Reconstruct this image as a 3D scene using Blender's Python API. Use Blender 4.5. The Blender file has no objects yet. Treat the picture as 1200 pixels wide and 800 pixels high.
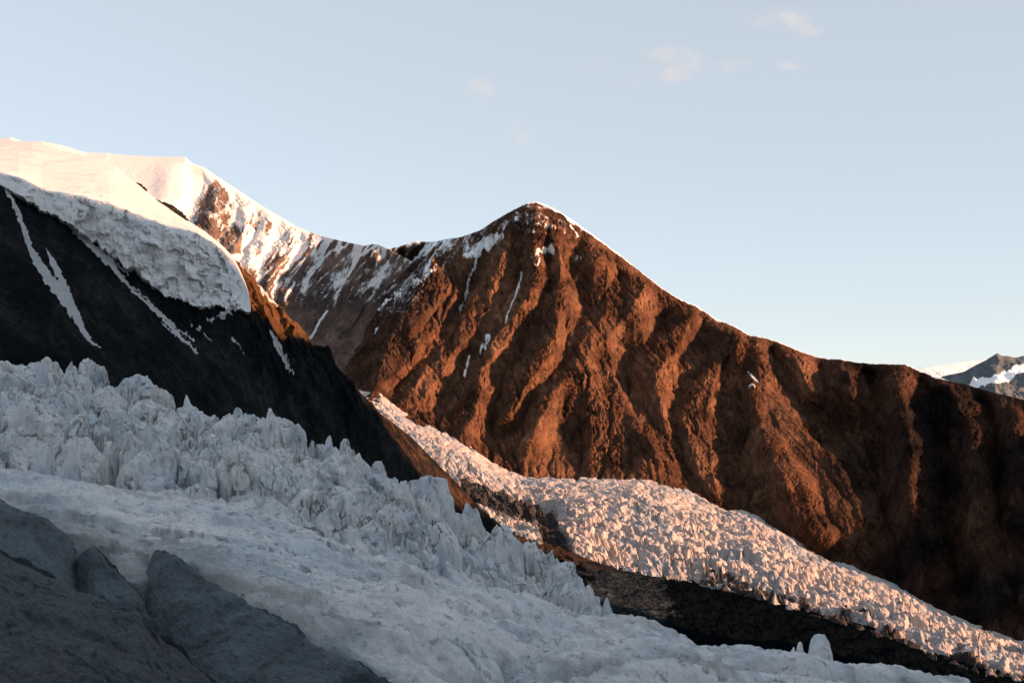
import bpy, math, random
import numpy as np

sc = bpy.context.scene
C = sc.collection

# ---------------------------------------------------------------- camera
F = 1200 * 40.0 / 36.0            # focal length in photo pixels
HZ = 455.0                        # photo row of the horizon
cam = bpy.data.cameras.new('camera'); cam.lens = 40; cam.sensor_width = 36; cam.shift_y = (HZ - 400) / 1200
cam.clip_start = 0.5; cam.clip_end = 200000
co = bpy.data.objects.new('camera', cam); C.objects.link(co)
co.rotation_euler = (math.radians(90), 0, 0)
sc.camera = co

# ---------------------------------------------------------------- light
SUN_EL = math.radians(13.2)
SUN_AZ = math.radians(115.0)      # clockwise from +Y, so to the right and a little behind
S = np.array([math.sin(SUN_AZ) * math.cos(SUN_EL), math.cos(SUN_AZ) * math.cos(SUN_EL), math.sin(SUN_EL)])
w = bpy.data.worlds.new('World'); sc.world = w; w.use_nodes = True
wn = w.node_tree.nodes; wl = w.node_tree.links
sky = wn.new('ShaderNodeTexSky'); sky.sky_type = 'NISHITA'; sky.sun_disc = False
sky.sun_elevation = SUN_EL; sky.sun_rotation = SUN_AZ
sky.altitude = 2500; sky.air_density = 1.0; sky.dust_density = 0.7; sky.ozone_density = 1.0
hs = wn.new('ShaderNodeHueSaturation'); hs.inputs['Saturation'].default_value = 0.62
wl.new(sky.outputs[0], hs.inputs['Color']); 
mx = wn.new('ShaderNodeMix'); mx.data_type = 'RGBA'; mx.inputs[0].default_value = .6
wl.new(hs.outputs[0], mx.inputs[6]); mx.inputs[7].default_value = (3.68, 4.1, 4.48, 1)
wl.new(mx.outputs[2], wn['Background'].inputs[0])
wn['Background'].inputs[1].default_value = 0.076
sl = bpy.data.lights.new('sun', 'SUN'); sl.energy = 5.0; sl.angle = math.radians(0.5); sl.color = (1.0, 0.52, 0.28)
so = bpy.data.objects.new('sun', sl); C.objects.link(so)
so.rotation_euler = (math.pi / 2 - SUN_EL, 0, math.pi - SUN_AZ)
sc.view_settings.view_transform = 'Standard'; sc.view_settings.look = 'None'
sc.view_settings.exposure = 1.33; sc.view_settings.gamma = 1
try:
    sc.cycles.use_denoising = True; sc.cycles.max_bounces = 4; sc.cycles.diffuse_bounces = 3; sc.cycles.volume_bounces = 2
    sc.cycles.transparent_max_bounces = 8; sc.cycles.volume_step_rate = 2.0
except Exception: pass

# ---------------------------------------------------------------- noise
def _h(ix, iy, iz, seed):
    h = (ix.astype(np.uint32) * np.uint32(374761393) + iy.astype(np.uint32) * np.uint32(668265263)
         + iz.astype(np.uint32) * np.uint32(2147483647) + np.uint32((seed * 974711) & 0xffffffff))
    h = (h ^ (h >> np.uint32(13))) * np.uint32(1274126177)
    h = (h ^ (h >> np.uint32(15))) * np.uint32(2246822519)
    return h ^ (h >> np.uint32(16))
_G = np.random.RandomState(3).normal(size=(256, 3)); _G /= np.linalg.norm(_G, axis=1)[:, None]; _G = _G.astype(np.float32)
def noise(x, y, z, seed=0):
    """gradient noise, about -1..1"""
    sh = np.broadcast(x, y, z).shape
    x, y, z = [np.broadcast_to(np.asarray(a, np.float64), sh).ravel() for a in (x, y, z)]
    out = np.empty(x.size, np.float32)
    for s in range(0, x.size, 400000):
        e = s + 400000
        xi, yi, zi = np.floor(x[s:e]), np.floor(y[s:e]), np.floor(z[s:e])
        fx, fy, fz = [(a).astype(np.float32) for a in (x[s:e] - xi, y[s:e] - yi, z[s:e] - zi)]
        xi, yi, zi = [a.astype(np.int64) for a in (xi, yi, zi)]
        u, v, t = [f * f * f * (f * (f * 6 - 15) + 10) for f in (fx, fy, fz)]
        acc = 0
        for dx in (0, 1):
            wx = u if dx else 1 - u
            for dy in (0, 1):
                wy = v if dy else 1 - v
                for dz in (0, 1):
                    wz = t if dz else 1 - t
                    g = _G[_h(xi + dx, yi + dy, zi + dz, seed) & np.uint32(255)]
                    acc = acc + wx * wy * wz * (g[:, 0] * (fx - dx) + g[:, 1] * (fy - dy) + g[:, 2] * (fz - dz))
        out[s:e] = acc * 1.6
    return out.reshape(sh).astype(np.float64)
def fbm(x, y, z, octv=5, gain=0.5, seed=0, lac=2.03):
    a, f, s = 1.0, 1.0, 0
    for o in range(octv):
        s = s + a * noise(x * f + 17.3 * o, y * f - 9.1 * o, z * f + 3.7 * o, seed + o); a *= gain; f *= lac
    return s
def ridged(x, y, z, octv=5, gain=0.5, seed=0, lac=2.05):
    a, f, s, w_ = 1.0, 1.0, 0, 1.0
    for o in range(octv):
        n = 1 - np.abs(noise(x * f + 11.1 * o, y * f + 5.3 * o, z * f - 7.9 * o, seed + o)); n = n * n * w_
        s = s + a * n; w_ = np.clip(n * 1.8, 0, 1); a *= gain; f *= lac
    return s
def voronoi(x, y, seed=0, jit=0.9):
    """F1, F2, per cell random (3), offset to the cell centre"""
    xi, yi = np.floor(x).astype(np.int64), np.floor(y).astype(np.int64)
    f1 = np.full(x.shape, 9.0); f2 = np.full(x.shape, 9.0)
    idr = np.zeros(x.shape + (3,)); ox = np.zeros(x.shape); oy = np.zeros(x.shape)
    zz = np.zeros_like(xi)
    for dx in (-1, 0, 1):
        for dy in (-1, 0, 1):
            cx, cy = xi + dx, yi + dy
            r = [_h(cx, cy, zz + k, seed).astype(np.float64) / 4294967295.0 for k in range(5)]
            px_, py_ = cx + .5 + jit * (r[0] - .5), cy + .5 + jit * (r[1] - .5)
            d = np.hypot(x - px_, y - py_)
            n = d < f1
            f2 = np.where(n, f1, np.minimum(f2, d))
            f1 = np.where(n, d, f1)
            for k in range(3): idr[..., k] = np.where(n, r[2 + k], idr[..., k])
            ox = np.where(n, x - px_, ox); oy = np.where(n, y - py_, oy)
    return f1, f2, idr, ox, oy
def facets(ox, oy, idr, s1=1.3, s2=.55, s3=.9):
    a = idr[..., 0] * 6.283; m = s1 * (ox * np.cos(a) + oy * np.sin(a))
    a2 = a + 2.2 + idr[..., 1]; m = np.maximum(m, s2 * (ox * np.cos(a2) + oy * np.sin(a2)))
    a3 = a - 1.3 - idr[..., 2]; return np.maximum(np.maximum(m, s3 * (ox * np.cos(a3) + oy * np.sin(a3))), 0)
def sstep(a, b, x):
    t = np.clip((x - a) / (b - a), 0, 1); return t * t * (3 - 2 * t)
def pt(px, py, d):
    return np.array([(px - 600) / F * d, d, (HZ - py) / F * d])
def tab(rows):
    a = np.array(rows, float); return lambda q: np.stack([np.interp(q, a[:, 0], a[:, k]) for k in range(1, a.shape[1])])
def smooth1(a, n):
    k = np.hanning(n + 2)[1:-1]; k /= k.sum(); p = np.pad(a, n // 2, mode='edge'); return np.convolve(p, k, 'same')[n // 2:n // 2 + len(a)]

# distance rasters over the photo frame, used to lay out ribs, gullies and snow lines on the terrain
RX, RY = np.meshgrid(np.arange(-100, 1302, 2.0), np.arange(100, 902, 2.0))
def poly_dist(polys):
    D = np.full(RX.shape, 1e4)
    for p in polys:
        for (x0, y0), (x1, y1) in zip(p[:-1], p[1:]):
            dx, dy = x1 - x0, y1 - y0
            t = np.clip(((RX - x0) * dx + (RY - y0) * dy) / (dx * dx + dy * dy + 1e-9), 0, 1)
            D = np.minimum(D, np.hypot(RX - x0 - t * dx, RY - y0 - t * dy))
    return D
def inside(poly):
    c = np.zeros(RX.shape, bool); n = len(poly)
    for i in range(n):
        (x0, y0), (x1, y1) = poly[i], poly[(i + 1) % n]
        if y0 == y1: continue
        k = ((y0 > RY) != (y1 > RY)) & (RX < (x1 - x0) * (RY - y0) / (y1 - y0) + x0)
        c ^= k
    return c
def sdf(polys):
    """signed distance, positive inside"""
    ins = np.zeros(RX.shape, bool)
    for p in polys: ins |= inside(p)
    d = poly_dist([list(p) + [p[0]] for p in polys]); return np.where(ins, d, -d)
def samp(R, px, py):
    fx = np.clip((px + 100) / 2, 0, R.shape[1] - 1.001); fy = np.clip((py - 100) / 2, 0, R.shape[0] - 1.001)
    i, j = fx.astype(int), fy.astype(int); a, b = fx - i, fy - j
    return (R[j, i] * (1 - a) * (1 - b) + R[j, i + 1] * a * (1 - b) + R[j + 1, i] * (1 - a) * b + R[j + 1, i + 1] * a * b)

# ---------------------------------------------------------------- meshes
def link(name, me, m, label=None, cat=None, kind=None, group=None, parent=None, smooth=True):
    me.materials.append(m)
    if smooth: me.polygons.foreach_set('use_smooth', np.ones(len(me.polygons), bool))
    o = bpy.data.objects.new(name, me); C.objects.link(o)
    if label: o['label'] = label
    if cat: o['category'] = cat
    if kind: o['kind'] = kind
    if group: o['group'] = group
    if parent: o.parent = parent
    return o
def grid_mesh(name, X, Y, Z, attrs=None, flip=False):
    nr, nc = X.shape
    v = np.stack([X, Y, Z], -1).reshape(-1, 3).astype(np.float32)
    i = np.arange(nr * nc).reshape(nr, nc)
    q = np.stack([i[:-1, :-1], i[:-1, 1:], i[1:, 1:], i[1:, :-1]], -1).reshape(-1, 4)
    if flip: q = q[:, ::-1]
    return raw_mesh(name, v, q, attrs)
def raw_mesh(name, v, q, attrs=None):
    me = bpy.data.meshes.new(name)
    me.vertices.add(len(v)); me.vertices.foreach_set('co', np.ascontiguousarray(v, np.float32).ravel())
    k = q.shape[1]
    me.loops.add(q.size); me.loops.foreach_set('vertex_index', np.ascontiguousarray(q, np.int32).ravel())
    me.polygons.add(len(q)); me.polygons.foreach_set('loop_start', np.arange(0, q.size, k, dtype=np.int32))
    me.update(calc_edges=True)
    for n, a in (attrs or {}).items():
        at = me.attributes.new(n, 'FLOAT', 'POINT'); at.data.foreach_set('value', np.ascontiguousarray(a, np.float32).ravel())
    return me

def erode(H, drops, steps, seed, cell, strength=1.0, inertia=.25, cap=5.0):
    """vectorised droplet erosion on a grid of heights"""
    rs = np.random.RandomState(seed); H = H / cell; nr, nc = H.shape
    B = 12000
    for b in range(max(1, drops // B)):
        x = rs.rand(B) * (nc - 3) + 1; y = rs.rand(B) * (nr - 3) + 1
        dx = np.zeros(B); dy = np.zeros(B); vel = np.ones(B); wat = np.ones(B); sed = np.zeros(B)
        acc = np.zeros(H.size)
        for s in range(steps):
            i = x.astype(int); j = y.astype(int); a = x - i; c = y - j; k = j * nc + i
            Hf = H.ravel()
            h00, h10, h01, h11 = Hf[k], Hf[k + 1], Hf[k + nc], Hf[k + nc + 1]
            gx = (h10 - h00) * (1 - c) + (h11 - h01) * c; gy = (h01 - h00) * (1 - a) + (h11 - h10) * a
            h = h00 * (1 - a) * (1 - c) + h10 * a * (1 - c) + h01 * (1 - a) * c + h11 * a * c
            dx = dx * inertia - gx * (1 - inertia); dy = dy * inertia - gy * (1 - inertia)
            l = np.hypot(dx, dy) + 1e-6; dx /= l; dy /= l
            nx = np.clip(x + dx, 1, nc - 2.01); ny = np.clip(y + dy, 1, nr - 2.01)
            i2 = nx.astype(int); j2 = ny.astype(int); a2 = nx - i2; c2 = ny - j2; k2 = j2 * nc + i2
            hn = Hf[k2] * (1 - a2) * (1 - c2) + Hf[k2 + 1] * a2 * (1 - c2) + Hf[k2 + nc] * (1 - a2) * c2 + Hf[k2 + nc + 1] * a2 * c2
            dh = hn - h
            cp = np.maximum(-dh, .02) * vel * wat * cap
            dep = np.where(dh > 0, np.minimum(dh, sed), np.where(sed > cp, (sed - cp) * .3, 0))
            ero = np.where((dh <= 0) & (sed <= cp), np.minimum((cp - sed) * .25, -dh * .5), 0)
            amt = (dep - ero) * strength; sed = sed + ero - dep
            for kk, ww in ((k, (1 - a) * (1 - c)), (k + 1, a * (1 - c)), (k + nc, (1 - a) * c), (k + nc + 1, a * c)):
                acc += np.bincount(kk, amt * ww, minlength=H.size)
            vel = np.sqrt(np.maximum(vel * vel - dh * 1.5, .05)); vel = np.minimum(vel, 3); wat *= .985
            x, y = nx, ny
            if s % 8 == 7:
                A = acc.reshape(nr, nc); A = .5 * A + .125 * (np.roll(A, 1, 0) + np.roll(A, -1, 0) + np.roll(A, 1, 1) + np.roll(A, -1, 1))
                H = H + np.clip(A, -.6, .6); acc = np.zeros(H.size)
    return H * cell

def incise(H, cell, kk, iters, maxd, mexp=.5):
    """stream-power incision with D8 flow routing: branching ravines and sharp divides"""
    Z = H / cell; Z0 = Z.copy(); nr, nc = Z.shape; idx = np.arange(nr * nc).reshape(nr, nc); rs = np.random.RandomState(4)
    Z = Z + rs.rand(nr, nc) * .05
    for it in range(iters):
        best = np.zeros((nr, nc)); rec = idx.copy()
        P_ = np.pad(Z, 1, mode='edge'); I_ = np.pad(idx, 1, mode='edge')
        for dy in (-1, 0, 1):
            for dx in (-1, 0, 1):
                if dx or dy:
                    sl_ = (Z - P_[1 + dy:1 + dy + nr, 1 + dx:1 + dx + nc]) / math.hypot(dx, dy); b_ = sl_ > best
                    best = np.where(b_, sl_, best); rec = np.where(b_, I_[1 + dy:1 + dy + nr, 1 + dx:1 + dx + nc], rec)
        order = np.argsort(Z.ravel()); r = rec.ravel().tolist(); A = [1.0] * (nr * nc); ol = order.tolist()
        for i in reversed(ol):
            j = r[i]
            if j != i: A[j] += A[i]
        Fk = (kk * np.minimum(np.array(A), 6000) ** mexp).tolist(); zl_ = Z.ravel().tolist()
        for i in ol:
            j = r[i]
            if j != i: zl_[i] = (zl_[i] + Fk[i] * zl_[j]) / (1 + Fk[i])
        Z = np.array(zl_).reshape(nr, nc)
        Z = Z + .06 * (np.pad(Z, 1, mode='edge')[:-2, 1:-1] + np.pad(Z, 1, mode='edge')[2:, 1:-1] + np.pad(Z, 1, mode='edge')[1:-1, :-2] + np.pad(Z, 1, mode='edge')[1:-1, 2:] - 4 * Z)
    D = (Z - Z0) * cell; return -maxd * np.tanh(-D / maxd)
def up2(D, shape):
    r_, c_ = np.linspace(0, D.shape[0] - 1, shape[0]), np.linspace(0, D.shape[1] - 1, shape[1]); i = np.minimum(r_.astype(int), D.shape[0] - 2); j = np.minimum(c_.astype(int), D.shape[1] - 2); a = (r_ - i)[:, None]; b = (c_ - j)[None]
    return D[i][:, j] * (1 - a) * (1 - b) + D[i + 1][:, j] * a * (1 - b) + D[i][:, j + 1] * (1 - a) * b + D[i + 1][:, j + 1] * a * b

# ---------------------------------------------------------------- materials
def mat(name, spec=0.0):
    m = bpy.data.materials.new(name); m.use_nodes = True; nt = m.node_tree
    b = nt.nodes['Principled BSDF']; b.inputs['Roughness'].default_value = .9
    if 'Specular IOR Level' in b.inputs: b.inputs['Specular IOR Level'].default_value = spec
    return m, nt, b
class N:
    """small helper for shader graphs"""
    def __init__(s, nt):
        s.nt = nt; s.g = nt.nodes.new('ShaderNodeNewGeometry')
    def n(s, t, **kw):
        o = s.nt.nodes.new(t)
        for k, v in kw.items(): setattr(o, k, v)
        return o
    def put(s, sock, v):
        if isinstance(v, bpy.types.NodeSocket): s.nt.links.new(v, sock)
        else: sock.default_value = v
    def pos(s, scale=(1, 1, 1), rot=(0, 0, 0)):
        m = s.n('ShaderNodeMapping'); s.nt.links.new(s.g.outputs['Position'], m.inputs['Vector'])
        if any(rot): m.vector_type = 'TEXTURE'; scale = tuple(1 / q for q in scale)     # rotate first, then stretch along the rotated axes
        m.inputs['Rotation'].default_value = rot; m.inputs['Scale'].default_value = scale; return m.outputs[0]
    def noise(s, vec, scale, detail=6, rough=.55, dist=0):
        o = s.n('ShaderNodeTexNoise'); s.put(o.inputs['Vector'], vec); o.inputs['Scale'].default_value = scale
        o.inputs['Detail'].default_value = detail; o.inputs['Roughness'].default_value = rough; o.inputs['Distortion'].default_value = dist
        return o.outputs[0]
    def voro(s, vec, scale, feature='F1'):
        o = s.n('ShaderNodeTexVoronoi', feature=feature); s.put(o.inputs['Vector'], vec); o.inputs['Scale'].default_value = scale
        return o.outputs['Distance']
    def math(s, op, a, b=0.0, c=0.0):
        o = s.n('ShaderNodeMath', operation=op); s.put(o.inputs[0], a); s.put(o.inputs[1], b)
        if op in ('MULTIPLY_ADD',): s.put(o.inputs[2], c)
        return o.outputs[0]
    def ramp(s, fac, stops):
        o = s.n('ShaderNodeValToRGB'); s.put(o.inputs[0], fac); e = o.color_ramp.elements
        while len(e) < len(stops): e.new(.5)
        for el, (p, c) in zip(e, stops): el.position = p; el.color = c if len(c) == 4 else (*c, 1)
        return o.outputs[0]
    def step(s, x, a, b):
        o = s.n('ShaderNodeMapRange', interpolation_type='SMOOTHSTEP'); s.put(o.inputs[0], x)
        o.inputs[1].default_value = a; o.inputs[2].default_value = b; return o.outputs[0]
    def mix(s, f, a, b):
        o = s.n('ShaderNodeMix', data_type='RGBA'); s.put(o.inputs[0], f)
        s.put(o.inputs[6], a if not isinstance(a, tuple) else (*a, 1)); s.put(o.inputs[7], b if not isinstance(b, tuple) else (*b, 1))
        return o.outputs[2]
    def mul(s, f, a, b):
        o = s.n('ShaderNodeMix', data_type='RGBA', blend_type='MULTIPLY'); s.put(o.inputs[0], f)
        s.put(o.inputs[6], a); s.put(o.inputs[7], b); return o.outputs[2]
    def attr(s, name):
        o = s.n('ShaderNodeAttribute', attribute_name=name); return o.outputs['Fac']
    def bump(s, h, dist, strength=1.0, prev=None):
        o = s.n('ShaderNodeBump'); s.put(o.inputs['Height'], h); o.inputs['Distance'].default_value = dist; o.inputs['Strength'].default_value = strength
        if prev is not None: s.nt.links.new(prev, o.inputs['Normal'])
        return o.outputs[0]

def rock_mat(name, stops, sc_, snow_col=(.80, .82, .85), tone=True, bump=6.0):
    m, nt, b = mat(name); k = N(nt)
    p = k.pos((1, 1, .55))
    n1 = k.noise(p, sc_, 8, .62, .6); n2 = k.noise(p, sc_ * 9, 7, .65)
    f = k.math('MULTIPLY_ADD', n2, .45, k.math('MULTIPLY', n1, .62))
    col = k.ramp(f, stops)
    st = k.noise(k.pos((.25, .25, 1.6), (.5, .35, .2)), sc_ * 5, 5, .6)
    col = k.mul(.5, col, k.ramp(st, [(.36, (.42, .43, .46)), (.5, (.95, .92, .9)), (.62, (1.35, 1.3, 1.25))]))
    if tone:
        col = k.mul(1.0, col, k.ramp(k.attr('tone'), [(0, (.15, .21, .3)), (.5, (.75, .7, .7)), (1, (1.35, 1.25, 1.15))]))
    # snow
    ns = k.math('ADD', k.math('MULTIPLY', k.noise(p, sc_ * 12, 6, .7), .6), k.math('MULTIPLY', k.noise(p, sc_ * 48, 5, .7), .4))
    s_ = k.math('ADD', k.attr('snow'), k.math('MULTIPLY', k.math('SUBTRACT', ns, .5), 1.9))
    col = k.mix(k.step(s_, .36, .72), col, snow_col)
    nt.links.new(col, b.inputs['Base Color']); snf = k.step(s_, .36, .72)
    h = k.math('ADD', k.noise(p, sc_ * 6, 8, .7), k.math('MULTIPLY', k.noise(p, sc_ * 40, 6, .7), .35))
    bn = k.bump(h, bump, .9); nt.links.new(k.math('SUBTRACT', .9, k.math('MULTIPLY', snf, .86)), bn.node.inputs['Strength']); nt.links.new(bn, b.inputs['Normal'])
    return m
def left_rock_mat():
    m, nt, b = mat('left_rock'); k = N(nt); p = k.pos((1, 1, .5))
    n1 = k.math('ADD', k.math('MULTIPLY', k.noise(p, .02, 8, .65, .5), .6), k.math('MULTIPLY', k.noise(p, .16, 8, .7), .45))
    col = k.ramp(n1, [(.36, (.009, .0115, .014)), (.52, (.021, .0245, .028)), (.68, (.062, .062, .062))])
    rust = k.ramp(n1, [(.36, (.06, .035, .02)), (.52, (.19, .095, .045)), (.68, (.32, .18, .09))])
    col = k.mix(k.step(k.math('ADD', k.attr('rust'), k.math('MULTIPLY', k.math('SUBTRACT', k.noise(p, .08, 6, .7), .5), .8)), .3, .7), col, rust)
    s_ = k.math('ADD', k.attr('snow'), k.math('MULTIPLY', k.math('SUBTRACT', k.noise(p, .3, 6, .7), .5), 1.1))
    col = k.mix(k.step(s_, .42, .58), col, (.78, .81, .84))
    nt.links.new(col, b.inputs['Base Color'])
    h = k.math('ADD', k.noise(p, .1, 9, .7), k.math('MULTIPLY', k.noise(p, .7, 7, .7), .3))
    nt.links.new(k.bump(h, 16, 1), b.inputs['Normal']); return m
def ice_mat(name, base, dirt, sc_, amount=.5, streak=(1, 1, .25), bump=.5, blue=(.62, .70, .78), rot=(0, 0, 0), usedirt=True, lo=.5, hi=.72, dark=False, fleck=0, crack=None, bmask=None):
    m, nt, b = mat(name, .2); k = N(nt)
    b.inputs['Roughness'].default_value = .6
    p = k.pos(); ps = k.pos(streak, rot)
    col = k.mix(k.step(k.noise(p, sc_ * .35, 5, .6), .42, .66), base, blue)
    d1 = k.step(k.noise(ps, sc_, 9, .68, .8), lo, hi); d2 = k.step(k.noise(ps, sc_ * 5.5, 7, .7, .4), lo + .02, hi + .02)
    d = k.math('MULTIPLY', k.math('MAXIMUM', d1, k.math('MULTIPLY', d2, .75)), amount)
    if crack:
        wv = k.n('ShaderNodeVectorMath', operation='ADD'); nv = k.n('ShaderNodeTexNoise'); nv.inputs['Scale'].default_value = .35; nv.inputs['Detail'].default_value = 4
        nt.links.new(k.pos(), nv.inputs['Vector']); sv = k.n('ShaderNodeVectorMath', operation='SCALE'); nt.links.new(nv.outputs['Color'], sv.inputs[0]); sv.inputs['Scale'].default_value = 3.5
        nt.links.new(k.pos((1, 1, .45)), wv.inputs[0]); nt.links.new(sv.outputs[0], wv.inputs[1])
        e = k.math('SUBTRACT', 1.0, k.step(k.voro(wv.outputs[0], crack, 'DISTANCE_TO_EDGE'), .012, .05))
        e = k.math('MULTIPLY', e, k.step(k.noise(k.pos(), .12, 4, .6), .46, .6))
        if dark: e = k.math('MULTIPLY', e, k.attr('band'))
        d = k.math('MAXIMUM', d, k.math('MULTIPLY', e, .85))
    if fleck: d = k.math('MAXIMUM', d, k.math('MULTIPLY', k.step(k.noise(k.pos((1, .55, 1.2), (0, 0, .45)), fleck, 5, .72, .5), .535, .64), .62))  # flecks paint the small shadows inside suncups into the colour
    if usedirt: d = k.math('MAXIMUM', d, k.step(k.math('ADD', k.attr('dirt'), k.math('MULTIPLY', k.math('SUBTRACT', k.noise(p, sc_ * 2.5, 7, .7), .5), 1.1)), .3, .75))
    if bmask: col = k.mix(k.attr(bmask), (.54, .535, .545), col)      # sunlit top darkened, shaded cliff kept pale in colour to even the light
    if dark: col = k.mix(k.attr('dark'), col, k.ramp(k.noise(k.pos((1, .35, 1.6), (0, 0, .5)), .3, 8, .7, .8), [(.38, (.035, .05, .06)), (.5, (.075, .1, .116)), (.62, (.14, .175, .2))]))  # near corner's shade painted into the ice colour
    col = k.mix(d, col, dirt)  # dirt colour, also used for the painted suncup shadow flecks
    nt.links.new(col, b.inputs['Base Color'])
    h = k.math('ADD', k.noise(ps, sc_ * 4, 8, .65), k.math('MULTIPLY', k.noise(p, sc_ * 22, 6, .7), .3))
    bn = k.bump(h, bump, .9); nt.links.new(bn, b.inputs['Normal'])
    if bmask: nt.links.new(k.math('MULTIPLY', k.attr(bmask), .9), bn.node.inputs['Strength'])
    return m

M_main = rock_mat('rust_rock', [(.30, (.04, .029, .024)), (.45, (.108, .063, .044)), (.56, (.2, .108, .069)), (.68, (.32, .19, .125))], .006, bump=34)
M_far = rock_mat('pink_rock', [(.30, (.08, .066, .062)), (.5, (.19, .142, .125)), (.68, (.33, .25, .215))], .005, bump=42, snow_col=(.66, .655, .66))
M_dark = rock_mat('black_slate', [(.30, (.012, .013, .014)), (.5, (.022, .022, .023)), (.7, (.045, .043, .042))], .02, bump=2.5, tone=False)
M_left = left_rock_mat()
M_hill = rock_mat('haze_tinted_rock', [(.3, (.085, .1, .118)), (.7, (.145, .165, .185))], .002, bump=10, tone=False)  # pale blue of distance haze put into the rock colour
M_fg = ice_mat('glacier_ice', (.87, .88, .89), (.16, .17, .18), .16, .5, (1, .45, .5), 1.6, rot=(0, 0, .5), dark=True, lo=.47, hi=.66, fleck=.9, crack=.2)
M_serac = ice_mat('serac_ice', (.88, .89, .90), (.10, .105, .11), .3, .8, (1, 1, .22), 1.3, usedirt=False, crack=.24)
M_shade_ice = ice_mat('shade_tinted_ice', (.095, .132, .16), (.022, .032, .04), .5, .85, (.3, 1.3, 1.3), .7, blue=(.055, .078, .094), usedirt=False, rot=(0, 0, -1.07))  # corner shade put into the ice colour, with darker streaks
M_hang = ice_mat('hanging_ice', (.84, .84, .85), (.30, .32, .35), .03, .38, (1, 1, .5), 5, blue=(.76, .80, .84), bmask='cliff')
M_low = ice_mat('lower_ice', (.50, .43, .405), (.035, .03, .03), .018, .6, (1, 1, .3), 8, blue=(.35, .37, .40))
M_lows = ice_mat('lower_serac_ice', (.45, .405, .395), (.08, .075, .075), .03, .5, (1, 1, .3), 7, usedirt=False, blue=(.4, .44, .48))

M_deep_shade = ice_mat('deep_shade_ice', (.042, .063, .078), (.012, .019, .024), .5, .85, (.3, 1.3, 1.3), .7, blue=(.026, .038, .047), usedirt=False, rot=(0, 0, -1.07))  # deeper corner shade put into the colour of the nearest fold

# ================================================================= GROUND
def disc(name, r, z, m):
    n = 96; a = np.linspace(0, 2 * np.pi, n, endpoint=False)
    rs = np.array([0, 2000, 6000, 15000, r]); X = np.outer(rs, np.cos(a)); Y = np.outer(rs, np.sin(a))
    X = np.hstack([X, X[:, :1]]); Y = np.hstack([Y, Y[:, :1]])
    return grid_mesh(name, X, Y, np.full(X.shape, z))
M_ground, nt, b = mat('valley_gravel'); k = N(nt)
nt.links.new(k.ramp(k.noise(k.pos(), .01, 8, .6), [(.3, (.03, .03, .03)), (.7, (.08, .07, .06))]), b.inputs['Base Color'])
link('ground', disc('ground', 90000, -1150, M_ground), M_ground, 'dark valley ground far below the glaciers', 'ground', 'structure')

# ================================================================= MAIN MOUNTAIN
crest_main = [(330, 470, 5000), (370, 442, 5050), (395, 410, 5100), (420, 370, 5180), (440, 330, 5250), (456, 291, 5300), (465, 290, 5290), (477, 286, 5270), (487, 282, 5260), (493, 283, 5250), (510, 283, 5240), (525, 280, 5225),
    (540, 278, 5200), (562, 270, 5170), (581, 258, 5140), (600, 247, 5110), (610, 242, 5095), (619, 237.5, 5080), (628, 236, 5070), (637, 239, 5060), (649, 244, 5045), (660, 251, 5035), (675, 261, 5020),
    (701, 280, 5000), (724, 297, 4975), (750, 318, 4950), (776, 338, 4910), (795, 350, 4870), (817, 359, 4820), (840, 374, 4765), (862, 382, 4700), (877, 392, 4650), (894, 395, 4610),
    (911, 400, 4590), (937, 411, 4540), (960, 419, 4500), (986, 421, 4450), (1000, 424, 4420), (1027, 426, 4370), (1060, 427, 4310), (1079, 435, 4270), (1109, 445, 4200), (1138, 452, 4140),
    (1161, 459, 4090), (1200, 468, 4000), (1300, 505, 3720), (1450, 590, 3000)]
base_main = [(330, 470, 4550), (420, 458, 4350), (447, 462, 4280), (478, 487, 4200), (511, 502, 4120), (545, 519, 4050), (575, 541, 3990), (590, 549, 3965), (612, 558, 3940), (642, 560, 3915), (700, 561, 3890),
    (750, 559, 3870), (783, 567, 3850), (817, 580, 3820), (846, 595, 3770), (883, 603, 3690), (921, 624, 3650), (958, 649, 3590), (1000, 665, 3510), (1046, 684, 3410), (1096, 713, 3300), (1150, 738, 3180),
    (1200, 755, 3080), (1300, 810, 2780), (1450, 890, 2250)]
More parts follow.
